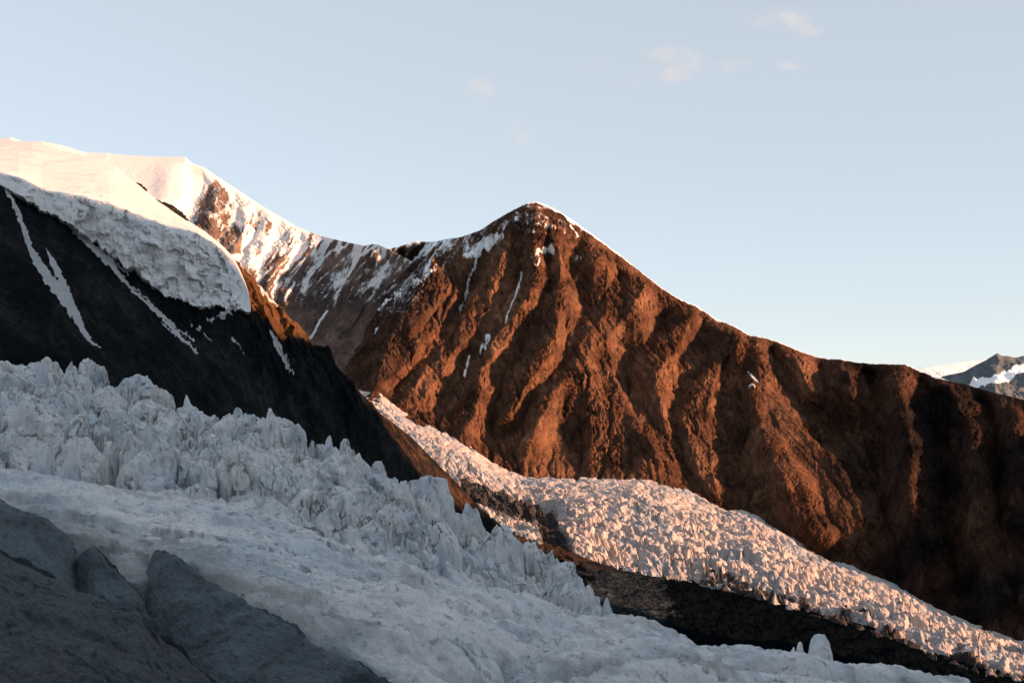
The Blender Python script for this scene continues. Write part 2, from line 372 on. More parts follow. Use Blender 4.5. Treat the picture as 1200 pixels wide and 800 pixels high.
ribs = [[(575, 268), (560, 290), (550, 306), (540, 330), (524, 358), (508, 388), (488, 408), (468, 432), (440, 452)],
        [(520, 335), (502, 362), (480, 388)],
        [(598, 262), (600, 285), (585, 312), (567, 335), (556, 354), (545, 372), (525, 395), (510, 412), (492, 438), (470, 468)],
        [(626, 244), (622, 270), (628, 300), (632, 325), (622, 350), (605, 370), (590, 385), (575, 405), (565, 430), (560, 455), (550, 490), (545, 512)],
        [(660, 262), (656, 290), (650, 310), (652, 340), (650, 370), (648, 395), (636, 425), (616, 452), (600, 480)],
        [(700, 290), (712, 320), (712, 350), (703, 375), (690, 388), (681, 402), (681, 415), (668, 438), (644, 468), (632, 492), (620, 515), (605, 548)],
        [(735, 312), (745, 345), (752, 380), (756, 400), (766, 412), (774, 434), (780, 460), (780, 476), (782, 504), (790, 540)],
        [(740, 500), (760, 520), (785, 548)], [(681, 415), (700, 450), (725, 490), (745, 530), (760, 556)],
        [(795, 356), (802, 372), (790, 388), (772, 402)],
        [(846, 384), (850, 402), (834, 424), (820, 448), (808, 472), (798, 488), (806, 520), (822, 555), (842, 590)],
        [(862, 400), (864, 426), (872, 450), (886, 476), (890, 500), (905, 540), (930, 590), (955, 640)],
        [(880, 400), (900, 440), (920, 480), (960, 522), (988, 558), (1006, 588), (1018, 636), (1030, 670)],
        [(930, 412), (950, 440), (958, 455)], [(985, 424), (978, 450), (996, 460)],
        [(1058, 430), (1048, 450), (1048, 480), (1064, 510), (1066, 544), (1064, 600), (1080, 690)],
        [(1100, 446), (1120, 470), (1148, 500), (1142, 540), (1150, 600), (1170, 720)],
        [(1175, 466), (1178, 480), (1184, 520), (1200, 600)], [(1260, 495), (1265, 560), (1280, 700)]]
gull = [[(456, 296), (440, 335), (415, 375), (395, 410), (405, 440), (420, 456)],
        [(566, 285), (552, 318), (545, 345), (535, 362), (528, 385), (512, 405), (490, 430), (465, 452), (455, 470)],
        [(612, 290), (610, 316), (605, 340), (592, 376), (570, 400), (548, 420), (542, 435), (538, 455), (525, 480), (505, 500)],
        [(642, 300), (640, 330), (628, 365), (612, 395), (592, 430), (580, 470), (568, 515)],
        [(672, 285), (666, 320), (676, 340), (684, 356), (678, 374), (676, 390), (672, 404), (662, 426), (630, 450), (612, 490), (597, 512), (590, 545)],
        [(724, 320), (700, 358), (680, 378), (675, 392)],
        [(790, 352), (776, 372), (766, 392), (740, 412), (730, 435), (745, 470), (765, 495)],
        [(826, 392), (822, 426), (804, 446), (792, 468), (786, 492), (792, 515), (800, 550), (812, 580)],
        [(862, 440), (868, 470), (878, 490), (870, 515), (866, 545), (868, 600)],
        [(905, 410), (912, 440), (925, 462), (940, 474), (975, 500), (1010, 540), (1032, 590), (1040, 670)],
        [(965, 424), (970, 470), (985, 500)], [(1020, 430), (1026, 470), (1030, 520), (1034, 580)],
        [(1082, 440), (1096, 470), (1110, 520), (1108, 580), (1125, 700)], [(1155, 462), (1166, 500), (1166, 560), (1190, 720)], [(1220, 480), (1225, 560), (1245, 700)],
        [(700, 430), (718, 470), (735, 505), (745, 555)], [(660, 470), (650, 510), (640, 555)]]
DR, DG = poly_dist(ribs), poly_dist(gull)

def radial(U, crest, base, vs, g):
    cp, cd = tab(crest)(U); bp, bd = tab(base)(U)
    cd = smooth1(cd, 41); bd = smooth1(bd, 41)
    zc = (HZ - cp) / F * cd; zb = (HZ - bp) / F * bd
    V = vs[:, None]
    d = cd + (bd - cd) * V; z = zc + (zb - zc) * g(V)
    return d, z, cd, zc

U = np.linspace(330, 1400, 1640); nf = 860
vs = np.concatenate([np.linspace(-.55, 0, 50)[:-1], np.linspace(0, 1.12, nf)])
g = lambda v: np.where(v < 0, 0, np.where(v > 1, 1 + .8 * (v - 1), 1.22 * v - .22 * v * v))
d, z, cd, zc = radial(U, crest_main, base_main, vs, g)
V = vs[:, None] + 0 * d; PX = U[None, :] + 0 * d
PY = HZ - F * z / d
back = np.clip(-V, 0, 1)
z = z - back * 1100 * (back + .25)
fade = np.maximum(sstep(0.0, .07, V), sstep(468, 440, PX) * (V >= 0))
wx = 4 * fbm(PX / 34, PY / 34, 1.5, 4, seed=5); wy = 4 * fbm(PX / 34, PY / 34, 7.5, 4, seed=8)
dr = samp(DR, PX + wx * fade, PY + wy * fade); dg = samp(DG, PX + wx * fade, PY + wy * fade)
mpp = d / F
Hh = (1.0 + .35 * sstep(800, 900, PX) + .3 * sstep(560, 450, PX + .3 * (PY - 380))) * mpp * (dg - dr); lim = 230.0 + 170 * sstep(560, 450, PX + .3 * (PY - 380)); Hh = lim * np.tanh(Hh / lim) * fade * (1 - .8 * sstep(.86, 1.02, V))
d2 = d - Hh
X = (PX - 600) / F * d2; Z = (HZ - PY) / F * d2
Z = np.where(V < 0, z, Z); X = np.where(V < 0, (PX - 600) / F * d, X); Y = np.where(V < 0, d, d2)
gH = np.gradient(Hh, axis=1); gs = np.tanh(gH * .5)            # which way each facet leans, for the fall lines
def fall(fu, fv, seed):
    a_ = ridged((PX - .62 * PY + wx) / fu, PY / fv, .7, 4, .55, seed=seed); b_ = ridged((PX + .62 * PY + wx) / fu, PY / fv, 3.7, 4, .55, seed=seed + 9); c_ = ridged((PX + wx) / fu, PY / fv, 5.7, 4, .55, seed=seed + 19)
    wl_, wr_ = np.clip(gs, 0, 1), np.clip(-gs, 0, 1); return a_ * wr_ + b_ * wl_ + c_ * (1 - wl_ - wr_) - .9
def crag(su, sv, seed):
    uu = (PX + .45 * np.tanh(gH * .5) * PY + wx) ; f1, f2, ir, ox, oy = voronoi(uu / su + .35 * fbm(PX / su, PY / sv, 3, 2, seed=seed + 1), PY / sv + .35 * fbm(PX / su, PY / sv, 9, 2, seed=seed + 2), seed)
    return (ir[..., 0] - .5) * .9 + ox * (ir[..., 1] - .5) * 2.2 + oy * (ir[..., 2] - .35) * 1.6 - .35 * sstep(.12, 0, f2 - f1)
cm_ = sstep(-.25, .3, fbm(PX / 60, PY / 60, 2, 3, seed=91))
fl_ = (9 * crag(11, 15, 92) + 4.5 * crag(4.2, 6, 94)) * (.35 + .65 * cm_) + 6 * fall(46, 150, 87) + 5 * fall(17, 60, 81) + 3.0 * fall(5.5, 24, 83)
rock_rough = 9 * (ridged(X / 130, Y / 130, Z / 190, 5, .55, seed=21) - .9) + fl_ + 2.5 * fbm(X / 24, Y / 24, Z / 24, 4, .6, seed=31)
scree = sstep(-6, 10, samp(sdf([[(866, 405), (890, 420), (1012, 600), (1000, 640), (930, 560), (888, 470)], [(632, 492), (650, 490), (700, 560), (640, 558)]]), PX, PY))
amp = sstep(0, .04, V) * (1 - .75 * scree) * .9 + .12
Z = Z + rock_rough * amp * .8; Y = Y - rock_rough * amp * .8
f0 = 49
Di = up2(incise(Z[f0::2, ::2], 5.2, .03, 22, 75.0), Z[f0:].shape); Z[f0:] = Z[f0:] + Di * sstep(0, .02, V[f0:]) * (1 - .6 * scree[f0:])
Ze = erode(Z[f0:], 60000, 70, 5, 2.4, .35)
Z[f0:] = Z[f0:] + (Ze - Z[f0:]) * sstep(0, .02, V[f0:])
cr = 1.0 * fbm(X / 10, Y / 14, Z / 14, 3, .6, seed=41) * sstep(-.02, .01, V) * (1 - .6 * scree)
Z = Z + cr; Y = Y - cr
# snow layout on the main mountain
snow_polys = [[(541, 300), (560, 278), (590, 268), (592, 276), (570, 290), (550, 304)], [(586, 262), (600, 252), (600, 256), (584, 268)], [(545, 278), (555, 272), (548, 296), (542, 296)],
    [(622, 302), (640, 284), (652, 284), (650, 296), (636, 294), (624, 304)], [(622, 261), (652, 264), (652, 268), (622, 264)], [(675, 300), (684, 294), (676, 308)],
    [(430, 312), (456, 294), (462, 292), (440, 330), (425, 340)], [(488, 318), (520, 288), (530, 282), (510, 300), (492, 320)], [(505, 300), (530, 280), (532, 286), (512, 302)], [(470, 342), (500, 318), (532, 302), (520, 312), (480, 338)]]
snow_lines = [[(572, 276), (552, 318), (545, 345), (538, 358)], [(612, 318), (606, 340), (592, 374)], [(574, 392), (562, 406)], [(550, 418), (544, 436)], [(628, 310), (634, 302)], [(438, 362), (470, 340)],
    [(876, 437), (888, 447)], [(878, 452), (884, 455)], [(668, 262), (678, 272)], [(440, 386), (444, 382)], [(402, 372), (412, 352)], [(496, 318), (512, 292), (522, 282)], [(565, 290), (556, 300)]]
sx_ = PX + 3.0 * fbm(PX / 9, PY / 9, 2, 4, .6, seed=63); sy_ = PY + 3.0 * fbm(PX / 9, PY / 9, 8, 4, .6, seed=64)
brk = fbm(PX / 7, PY / 12, 5, 3, .6, seed=66)
sn = np.maximum(sstep(-5.0, 5, samp(sdf(snow_polys), sx_, sy_)) * (.72 + .3 * brk), (.95 + .35 * brk) * (1 - sstep(0, 2.6, samp(poly_dist(snow_lines), PX + .35 * (sx_ - PX), sy_))))
streak = ridged((PX + .9 * PY) / 9, (PX - PY) / 60, 0.3, 3, .5, seed=61)
hi = sstep(345, 285, PY) * sstep(575, 480, PX) * .62 + .4 * sstep(300, 262, PY) * sstep(625, 560, PX)
sn = np.maximum(sn, hi * (streak * .9)); sn = np.maximum(sn, .34 * streak * sstep(410, 340, PY) * sstep(540, 470, PX))
strata = ridged(PX / 70 + .3 * wx / 6, (PY - .12 * PX + .5 * wy) / 7.5, 4.4, 4, .6, seed=68)
sn = np.maximum(sn, .62 * sstep(.75, 1.35, strata) * sstep(312, 255, PY) * sstep(575, 605, PX) * sstep(720, 670, PX) * (.6 + .6 * brk))
rim = tab([(600, 0), (612, .3), (622, 3), (640, 5), (670, 5), (690, 3.6), (740, 1.6), (770, .6), (785, 1), (800, 3.2), (830, 3.0), (880, 2.6), (900, 1), (930, 2), (985, 1.4), (1010, 2), (1060, .5), (1066, 2.5), (1098, 2.5), (1112, .4), (1200, 0)])(U)[0]
crest_py = HZ - F * zc / cd
sn = np.maximum(sn, np.where(V < 0, sstep(605, 620, PX) * (.62 + .5 * fbm(PX / 17, 0 * PX, 0 * PX, 3, seed=67)), sstep(.8, -.6, (PY - crest_py) - .5 * rim[None, :] * np.clip(.7 + 1.1 * fbm(PX / 13, 0 * PX, 0 * PX, 3, seed=69), 0, 2))) * (PX > 604) * sstep(1120, 1108, PX))
tone = .62 + .3 * fbm(PX / 70, PY / 70, 2.2, 3, seed=71) - .45 * sstep(560, 470, PX + .45 * (PY - 330)) - .34 * sstep(300, 258, PY) + .16 * (strata - .9) * sstep(420, 300, PY) + .1 * scree - .5 * sstep(880, 1060, PX)  # towards the right the ridge's shade is darkened into the rock colour
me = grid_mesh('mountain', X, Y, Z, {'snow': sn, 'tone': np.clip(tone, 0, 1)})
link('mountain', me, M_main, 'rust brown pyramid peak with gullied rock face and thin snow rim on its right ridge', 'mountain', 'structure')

# ================================================================= FAR SNOW PEAK
crest_far = [(-150, 175, 6500), (-60, 168, 6450), (0, 163, 6400), (13, 161, 6390), (26, 166, 6380), (49, 166, 6350), (71, 170, 6330), (101, 179, 6300), (124, 179.5, 6280), (150, 182, 6250), (180, 184, 6220), (217, 184, 6180), (225, 191, 6170),
    (240, 197, 6150), (262, 212, 6120), (285, 227, 6080), (311, 244, 6030), (337, 259, 5980), (345, 264, 5960), (360, 271, 5930), (375, 276, 5900), (390, 280, 5780), (412, 285, 5600), (427, 288, 5470), (437, 286, 5390), (444, 287, 5340), (456, 292, 5280), (480, 305, 5260), (540, 345, 5250)]
base_far = [(-150, 480, 4900), (100, 480, 4800), (300, 475, 4700), (400, 465, 4650), (540, 480, 4900)]
U = np.linspace(-150, 540, 820)
vs = np.concatenate([np.linspace(-.4, 0, 30)[:-1], np.linspace(0, 1, 480)])
d, z, cd, zc = radial(U, crest_far, base_far, vs, lambda v: np.where(v < 0, 0, 1.3 * v - .3 * v * v))
V = vs[:, None] + 0 * d; PX = U[None, :] + 0 * d; PY = HZ - F * z / d
back = np.clip(-V, 0, 1); z = z - back * 900 * (back + .25)
ribs_f = [[(253, 208), (262, 230), (250, 255), (236, 285), (220, 320)], [(290, 232), (292, 255), (285, 275), (268, 300), (250, 330)], [(320, 252), (312, 270), (300, 295), (286, 325), (270, 360)],
          [(340, 262), (345, 282), (325, 310), (312, 345), (300, 380)], [(365, 274), (360, 300), (345, 330), (330, 370), (320, 410)], [(398, 282), (390, 305), (375, 335), (360, 375), (345, 420)], [(438, 288), (432, 308), (415, 340), (400, 375), (385, 410)], [(180, 186), (190, 220), (180, 270)]]
gul_f = [[(235, 198), (240, 225), (222, 250), (205, 290)], [(275, 222), (282, 245), (268, 272), (250, 300), (235, 330)], [(305, 242), (302, 265), (292, 290), (275, 320), (262, 350)], [(330, 257), (328, 280), (312, 305), (300, 335), (285, 370)],
         [(354, 270), (352, 292), (334, 318), (320, 360), (310, 400)], [(385, 280), (375, 305), (358, 335), (345, 375), (335, 410)], [(420, 288), (410, 312), (395, 340), (380, 375), (368, 400)], [(452, 294), (440, 330), (420, 365), (395, 410)]]
DRf, DGf = poly_dist(ribs_f), poly_dist(gul_f)
fade = sstep(0, .06, V) * sstep(170, 250, PX + .5 * (PY - 200))
wx = 6 * fbm(PX / 25, PY / 25, 1.5, 3, seed=105); wy = 6 * fbm(PX / 25, PY / 25, 7.5, 3, seed=108)
Hh = .55 * d / F * (samp(DGf, PX + wx * fade, PY + wy * fade) - samp(DRf, PX + wx * fade, PY + wy * fade)); Hh = 110 * np.tanh(Hh / 110) * fade
Y = np.where(V < 0, d, d - Hh); X = (PX - 600) / F * Y; Z = np.where(V < 0, z, (HZ - PY) / F * Y)
snowy = sstep(-14, 14, samp(sdf([[(-100, 100), (217, 150), (262, 200), (253, 208), (236, 234), (219, 256), (215, 300), (-100, 300)]]), PX, PY))
rr = 12 * (ridged(X / 170, Y / 170, Z / 220, 5, .55, seed=121) - .9) + 4 * fbm(X / 35, Y / 35, Z / 35, 4, .6, seed=131)
amp = sstep(0, .05, V) * (1 - .9 * snowy) + .05
Z = Z + rr * amp * .8; Y = Y - rr * amp * .8
Ze = erode(Z[29:], 60000, 60, 9, 4.2, .8)
Z[29:] = Z[29:] + (Ze - Z[29:]) * sstep(0, .03, V[29:]) * (1 - snowy[29:])
rockpoly = sdf([[(253, 209), (266, 222), (274, 240), (276, 262), (284, 275), (283, 300), (262, 300), (246, 290), (238, 276), (219, 256), (232, 236)], [(288, 234), (292, 240), (289, 246), (286, 240)],
                [(302, 240), (307, 246), (306, 262), (300, 275), (292, 262), (298, 250)], [(314, 258), (322, 262), (316, 278), (310, 276)]])
gl = 1 - sstep(0, 7, samp(DGf, PX + wx, PY + wy))
line = tab([(150, 400), (250, 322), (330, 300), (400, 287), (456, 294)])(U)[0][None, :]
streak = ridged((PX + .75 * PY) / 8, (PX - PY) / 50, 1.3, 4, .55, seed=161)
sn = (.98 - .3 * sstep(290, 350, PX)) * sstep(28, -32, PY - line) * (.18 + .62 * streak + .32 * gl) + .45 * gl * sstep(380, 330, PY) + .5 * (streak - .5) * sstep(385, 330, PY) * sstep(270, 320, PX) + .2 * sstep(-10, -60, PY - line)
sn = np.maximum(sn, sstep(.0, 9, crest_py[0] * 0 + 9 - (PY - (HZ - F * zc / cd))) * sstep(385, 345, PX) * .9)
rk = samp(rockpoly, PX + wx * .4, PY + wy * .4)
sn = np.where(rk > -3, np.minimum(sn, sstep(3, -3, rk) * .8 + .24 + .42 * np.clip(ridged((PX + .8 * PY) / 16, (PX - PY) / 40, 7.3, 4, .6, seed=165) - .9, 0, 1) + .2 * gl * streak), sn)
sn = np.maximum(sn, snowy * 1.4 * sstep(2, -4, rk))
sn = np.maximum(sn, (V < 0) * 1.0)
sn = np.maximum(sn, 1.1 * (1 - sstep(.2, 2.6, samp(poly_dist([[(383, 362), (372, 382), (364, 398)], [(345, 330), (334, 352)]]), PX, PY))))
tone = .62 + .3 * fbm(PX / 60, PY / 60, 4.2, 3, seed=171) - .25 * sstep(300, 340, PY) * sstep(380, 340, PY)
me = grid_mesh('snow_mountain', X, Y, Z, {'snow': sn, 'tone': np.clip(tone, 0, 1)})
link('snow_mountain', me, M_far, 'distant white snow peak with pinkish rock ribs behind the hanging glacier', 'mountain', 'structure')

# ================================================================= FAR HILLS AT THE RIGHT
def hill(name, crest, depth0, drop, m, label, seed, snowpoly=None, allsnow=False, rough=25):
    U = np.linspace(crest[0][0], crest[-1][0], 520); cp = smooth1(tab(crest)(U)[0], 9)
    vs = np.concatenate([np.linspace(-.5, 0, 20)[:-1], np.linspace(0, 1, 120)])[:, None]
    d = depth0 - drop * 1.5 * vs + 0 * U; z = (HZ - cp) / F * depth0 - np.abs(vs) * drop
    PX = U + 0 * d; PY = HZ - F * z / d; X = (PX - 600) / F * d; d = d + 3.0 * rough * fbm(X / 350, z / 350, 0, 3, seed=seed + 9)
    r = rough * (2.2 * (ridged(X / 500 + z / 900, d / 900, z / 900, 6, .6, seed=seed) - .9) + fbm(X / 120, d / 120, z / 120, 3, seed=seed + 5)) * (sstep(0, .2, np.abs(vs)) + .08); z = z + r
    sn = np.ones_like(z) if allsnow else np.zeros_like(z)
    if snowpoly: sn = sstep(-2, 2, samp(sdf(snowpoly), PX, PY))
    return link(name, grid_mesh(name, X, d, z, {'snow': sn}), m, label, 'hill', 'structure')
hill('hill', [(1040, 440), (1079, 431), (1112, 426), (1155, 420.5), (1200, 417), (1260, 414), (1340, 420)], 14000, 900, M_hill, 'pale snow covered hill farthest back at the right', 301, allsnow=True, rough=8)
hill('hill', [(1060, 470), (1085, 452), (1105, 441), (1128, 436), (1150, 424), (1160, 418), (1168, 414), (1175, 417), (1181, 417), (1190, 419), (1200, 417), (1230, 425), (1300, 440)], 11000, 1000, M_hill,
     'blue grey rocky hill with a broad white snowfield behind the right ridge', 302, snowpoly=[[(1130, 455), (1150, 448), (1174, 438), (1200, 431), (1260, 425), (1260, 434), (1200, 440), (1176, 451), (1155, 459)]])

# ================================================================= LEFT DARK MOUNTAIN
#            px   crest py, d   mid py, d     foot py, d
leftT = [(-220, 190, 1420, 214, 1075, 445, 800), (-100, 180, 1420, 210, 1085, 445, 820), (0, 175, 1410, 216, 1095, 450, 851), (22, 182, 1405, 229, 1100, 455, 862), (45, 186, 1400, 242, 1108, 460, 875), (75, 190, 1400, 257, 1115, 465, 890), (97, 196, 1398, 274, 1118, 470, 905),
    (127, 206, 1395, 295, 1122, 475, 925), (150, 219, 1390, 312, 1126, 480, 945), (180, 243, 1380, 334, 1132, 487, 970), (217, 270, 1360, 350, 1145, 495, 1000), (240, 282, 1335, 358, 1155, 500, 1020), (260, 298, 1310, 360, 1165, 503, 1040),
    (274, 306, 1290, 362, 1172, 506, 1055), (285, 314, 1280, 366, 1178, 508, 1065), (300, 329, 1275, 385, 1190, 510, 1079), (319, 351, 1280, 405, 1200, 515, 1100), (337, 370, 1290, 420, 1212, 520, 1120), (360, 392, 1300, 440, 1222, 530, 1150), (367, 403, 1302, 446, 1228, 533, 1158), (376, 405, 1300, 450, 1235, 537, 1165), (388, 411, 1300, 458, 1240, 542, 1178),
    (394, 429, 1310, 466, 1245, 548, 1190), (412, 446, 1320, 482, 1262, 556, 1215), (424, 462, 1330, 495, 1275, 562, 1235), (447, 485, 1350, 517, 1300, 575, 1265), (481, 511, 1380, 545, 1335, 592, 1310), (511, 541, 1405, 570, 1368, 605, 1345), (537, 567, 1425, 590, 1395, 620, 1375), (560, 592, 1440, 610, 1420, 640, 1400), (600, 640, 1470, 655, 1455, 680, 1440), (660, 710, 1520, 720, 1505, 740, 1490)]
U = np.linspace(-220, 660, 900)
cp, cd, mp, md, fp, fd = tab(leftT)(U)
cd, md, fd = smooth1(cd, 25), smooth1(md, 25), smooth1(fd, 25)
zc, zm, zf = (HZ - cp) / F * cd, (HZ - mp) / F * md, (HZ - fp) / F * fd
kn = np.array([-.5, 0, .4, 1, 1.5])
vs = np.concatenate([np.linspace(-.5, 0, 40)[:-1], np.linspace(0, 1, 520), np.linspace(1, 1.5, 40)[1:]])
def col(a): return np.stack([np.interp(vs, kn, a[:, i]) for i in range(a.shape[1])], 1)
Dk = np.stack([cd + 350, cd, md, fd, fd - 330]); Zk = np.stack([zc - 300, zc, zm, zf, zf - 260])
d, z = col(Dk), col(Zk)
V = vs[:, None] + 0 * d; PX = U[None, :] + 0 * d; PY = HZ - F * z / d
Y = d.copy(); X = (PX - 600) / F * d; Z = z.copy()
craggy = sstep(-25, 10, samp(sdf([[(270, 300), (372, 400), (390, 405), (430, 470), (440, 520), (380, 500), (300, 440), (200, 350), (250, 350)]]), PX, PY))
n1 = ridged(X / 60 + Y / 160, Y / 60, Z / 90, 5, .55, seed=221) - .9
rr = n1 * (4 + 9 * craggy) + 1.6 * fbm(X / 12, Y / 12, Z / 12, 4, .6, seed=231) * (.6 + 1.2 * craggy)
a_ = sstep(.0, .05, np.abs(V)) * .9 + .22
Z = Z + rr * a_ * .8; Y = Y - rr * a_ * .7
Ze = erode(Z[39:559], 50000, 60, 19, 1.3, .7); Z[39:559] = Z[39:559] + (Ze - Z[39:559]) * sstep(0, .06, V[39:559])
# couloirs of snow: polylines with half widths in photo pixels
def wline(pts):
    """field >0 inside a tapered line of snow (x, y, half width)"""
    best = np.full(RX.shape, -50.0)
    for (x0, y0, w0), (x1, y1, w1) in zip(pts[:-1], pts[1:]):
        dx, dy = x1 - x0, y1 - y0; t = np.clip(((RX - x0) * dx + (RY - y0) * dy) / (dx * dx + dy * dy), 0, 1)
        best = np.maximum(best, w0 + (w1 - w0) * t - np.hypot(RX - x0 - t * dx, RY - y0 - t * dy))
    return best
lines = [[(7, 220, 1.5), (20, 248, 2.5), (30, 272, 2.5), (36, 292, 3), (45, 308, 4), (56, 325, 5), (72, 342, 7), (84, 362, 6), (96, 384, 3.2), (106, 398, 2), (114, 404, .8)],
         [(56, 295, .8), (62, 308, 2.8), (70, 322, 4), (78, 345, 5)], [(81, 262, .8), (95, 278, 2), (116, 298, 2.6), (140, 322, 2.6), (160, 345, 2), (187, 368, 1.4), (230, 412, .7)],
         [(112, 290, .8), (126, 302, 1.2), (150, 322, 1)], [(155, 332, .6), (185, 362, 1.3), (228, 402, .8)], [(190, 378, .5), (212, 396, 1.2), (232, 414, .6)], [(220, 380, .4), (250, 405, .8)],
         [(320, 400, 2), (328, 412, 3), (334, 424, 2.4), (345, 446, 1.2)], [(262, 377, 3), (270, 372, 2), (264, 382, .8)], [(228, 362, 3), (240, 368, 3), (250, 362, 1.5)], [(246, 382, 1.2), (256, 378, .5)], [(276, 402, 1), (286, 408, .6)], [(200, 350, 1), (206, 354, .5)],
         [(311, 384, .8), (314, 388, .5)], [(278, 308, 1.2), (286, 318, 1)], [(302, 333, 1), (312, 346, 1.2), (328, 362, .4)]]
sf = np.full(RX.shape, -50.0)
for L in lines: sf = np.maximum(sf, wline(L))
sw = samp(sf, PX + 2.2 * fbm(PX / 8, PY / 8, 0, 4, .6, seed=9), PY + 1.5 * fbm(PX / 8, PY / 8, 4, 4, .6, seed=19)) + .8 * fbm(PX / 3, PY / 3, 1, 2, seed=29)
sn = sstep(-1.6, 1.4, sw) * 1.1
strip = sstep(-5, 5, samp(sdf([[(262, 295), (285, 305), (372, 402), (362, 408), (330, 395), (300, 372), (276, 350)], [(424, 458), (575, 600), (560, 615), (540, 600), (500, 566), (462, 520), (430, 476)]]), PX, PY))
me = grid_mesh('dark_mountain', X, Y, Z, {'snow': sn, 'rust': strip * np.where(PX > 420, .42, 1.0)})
LX, LY, LZ, LPX, LPY = X, Y, Z, PX, PY
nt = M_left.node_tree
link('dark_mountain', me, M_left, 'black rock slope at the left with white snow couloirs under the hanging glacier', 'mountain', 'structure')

# ---- hanging glacier on it
#       px  crest py,d  brink py,d  base py,d
hangT = [(-220, 152, 1400, 195, 1070, 206, 1062), (-100, 158, 1400, 198, 1080, 209, 1075), (0, 164, 1400, 203, 1092, 216, 1086), (22, 165.5, 1400, 209, 1096, 229, 1088), (37, 167, 1400, 216, 1099, 238, 1092), (49, 170, 1400, 222, 1101, 244, 1094), (75, 177, 1400, 227, 1106, 258, 1098), (97, 182, 1400, 232, 1109, 274, 1100), (112, 186, 1400, 236, 1110, 285, 1102),
     (127, 191, 1398, 239, 1112, 296, 1103), (135, 194, 1396, 243, 1114, 302, 1104), (150, 207, 1392, 248, 1117, 312, 1106), (165, 218, 1385, 254, 1121, 322, 1109), (180, 231, 1375, 260, 1125, 334, 1113), (195, 241, 1365, 266, 1130, 346, 1117), (202, 246, 1358, 269, 1133, 349, 1120), (221, 259, 1335, 272, 1142, 354, 1127), (232, 266, 1315, 275, 1148, 359, 1132), (240, 271, 1300, 279, 1153, 359, 1138),
     (255, 283, 1270, 289, 1162, 359, 1146), (262, 289, 1255, 294, 1168, 360, 1150), (274, 302, 1225, 306, 1178, 362, 1158), (282, 318, 1210, 321, 1186, 364, 1164), (288, 332, 1200, 335, 1190, 365, 1168), (292, 345, 1195, 348, 1190, 365, 1172), (294, 360, 1192, 361, 1190, 366, 1175)]
U = np.linspace(-220, 294, 700)
cp, cd, bp, bd, ip, idd = tab(hangT)(U)
cd, bd, idd = smooth1(cd, 21), smooth1(bd, 15), smooth1(idd, 15)
ip = ip + 4.5 * fbm(U / 9, 0 * U, 0 * U, 4, .6, seed=401) * sstep(-20, 60, U)
zc, zb, zi = (HZ - cp) / F * cd, (HZ - bp) / F * bd, (HZ - ip) / F * idd
kn = np.array([-.15, 0, .5, 1, 1.15])
vs = np.concatenate([np.linspace(-.15, 0, 10)[:-1], np.linspace(0, .5, 240)[:-1], np.linspace(.5, 1, 260), np.linspace(1, 1.15, 16)[1:]])
d = np.stack([np.interp(vs, kn, c_) for c_ in np.stack([cd + 150, cd, bd, idd, idd + 45]).T], 1)
z = np.stack([np.interp(vs, kn, c_) for c_ in np.stack([zc - 90, zc, zb, zi, zi - 6]).T], 1)
V = vs[:, None] + 0 * d; PX = U[None, :] + 0 * d; PY = HZ - F * z / d
# round the brink a little
kk = np.exp(-((V - .5) / .04) ** 2); z = z - kk * 2.0 * sstep(.5, .47, np.abs(V))
cliff = sstep(.44, .56, V) * sstep(1.1, .98, V)
tall = np.clip((zb - zi) / 60, .12, 1)[None, :]
X = (PX - 600) / F * d; Y = d; Z = z
flut = (ridged(X / 22, Y / 40, Z / 70, 5, .55, seed=411) - .85) * 3.5 + 9 * fbm(X / 60, Y / 60, Z / 60, 3, .5, seed=415) + 1.2 * fbm(X / 6, Y / 6, Z / 9, 4, .6, seed=421)
flut = flut + 2.2 * (ridged(PX / 9 + .4 * fbm(PX / 20, PY / 30, 0, 3, seed=461), PY / 55, 0, 4, .55, seed=451) - .9) + .9 * (ridged(PX / 3.5, PY / 22, 0, 3, .55, seed=453) - .9)
f1, f2, idr, _ox, _oy = voronoi(PX / 19 + .5 * fbm(PX / 20, PY / 20, 0, 3, seed=3), PY / 27 + .4 * fbm(PX / 20, PY / 20, 5, 3, seed=4), 5)
blk = ((idr[..., 0] - .5) * 15 + _ox * (idr[..., 1] - .5) * 16 + _oy * (idr[..., 2] - .6) * 12) * sstep(0, .08, f2 - f1) + 6 * (ridged(X / 45 + Z / 120, Z / 60, 2, 5, .55, seed=441) - .9) + 1.6 * (ridged(X / 14, Y / 14, Z / 20, 4, .6, seed=443) - .9)
ck = np.abs(fbm(PX / 22, PY / 75, 3, 4, .55, seed=445)); blk = blk - 6 * sstep(.05, 0, ck) * sstep(.1, .3, fbm(X / 40, Z / 40, 6, 2, seed=447))
Y = Y - (flut * .8 + blk) * cliff * tall
edge = sstep(294, 280, PX)
Z = Z + (1.2 * fbm(X / 40, Y / 60, 0, 4, .5, seed=431) * sstep(0, .08, V) + 2.4 * fbm(X / 12, Y / 12, 0, 3, .55, seed=433) * np.exp(-((V - .5) / .1) ** 2) * tall) * edge
me = grid_mesh('hanging_glacier', X, Y, Z, {'dirt': .25 * sstep(.8, 1, V) * cliff, 'cliff': np.clip(cliff + .05, 0, 1)})
link('hanging_glacier', me, M_hang, 'hanging glacier with pale pink snow dome and a crumpled white ice cliff above black rock', 'glacier', 'structure')
HGX, HGY, HGZ, HPX, HPY = X, Y, Z, PX, PY

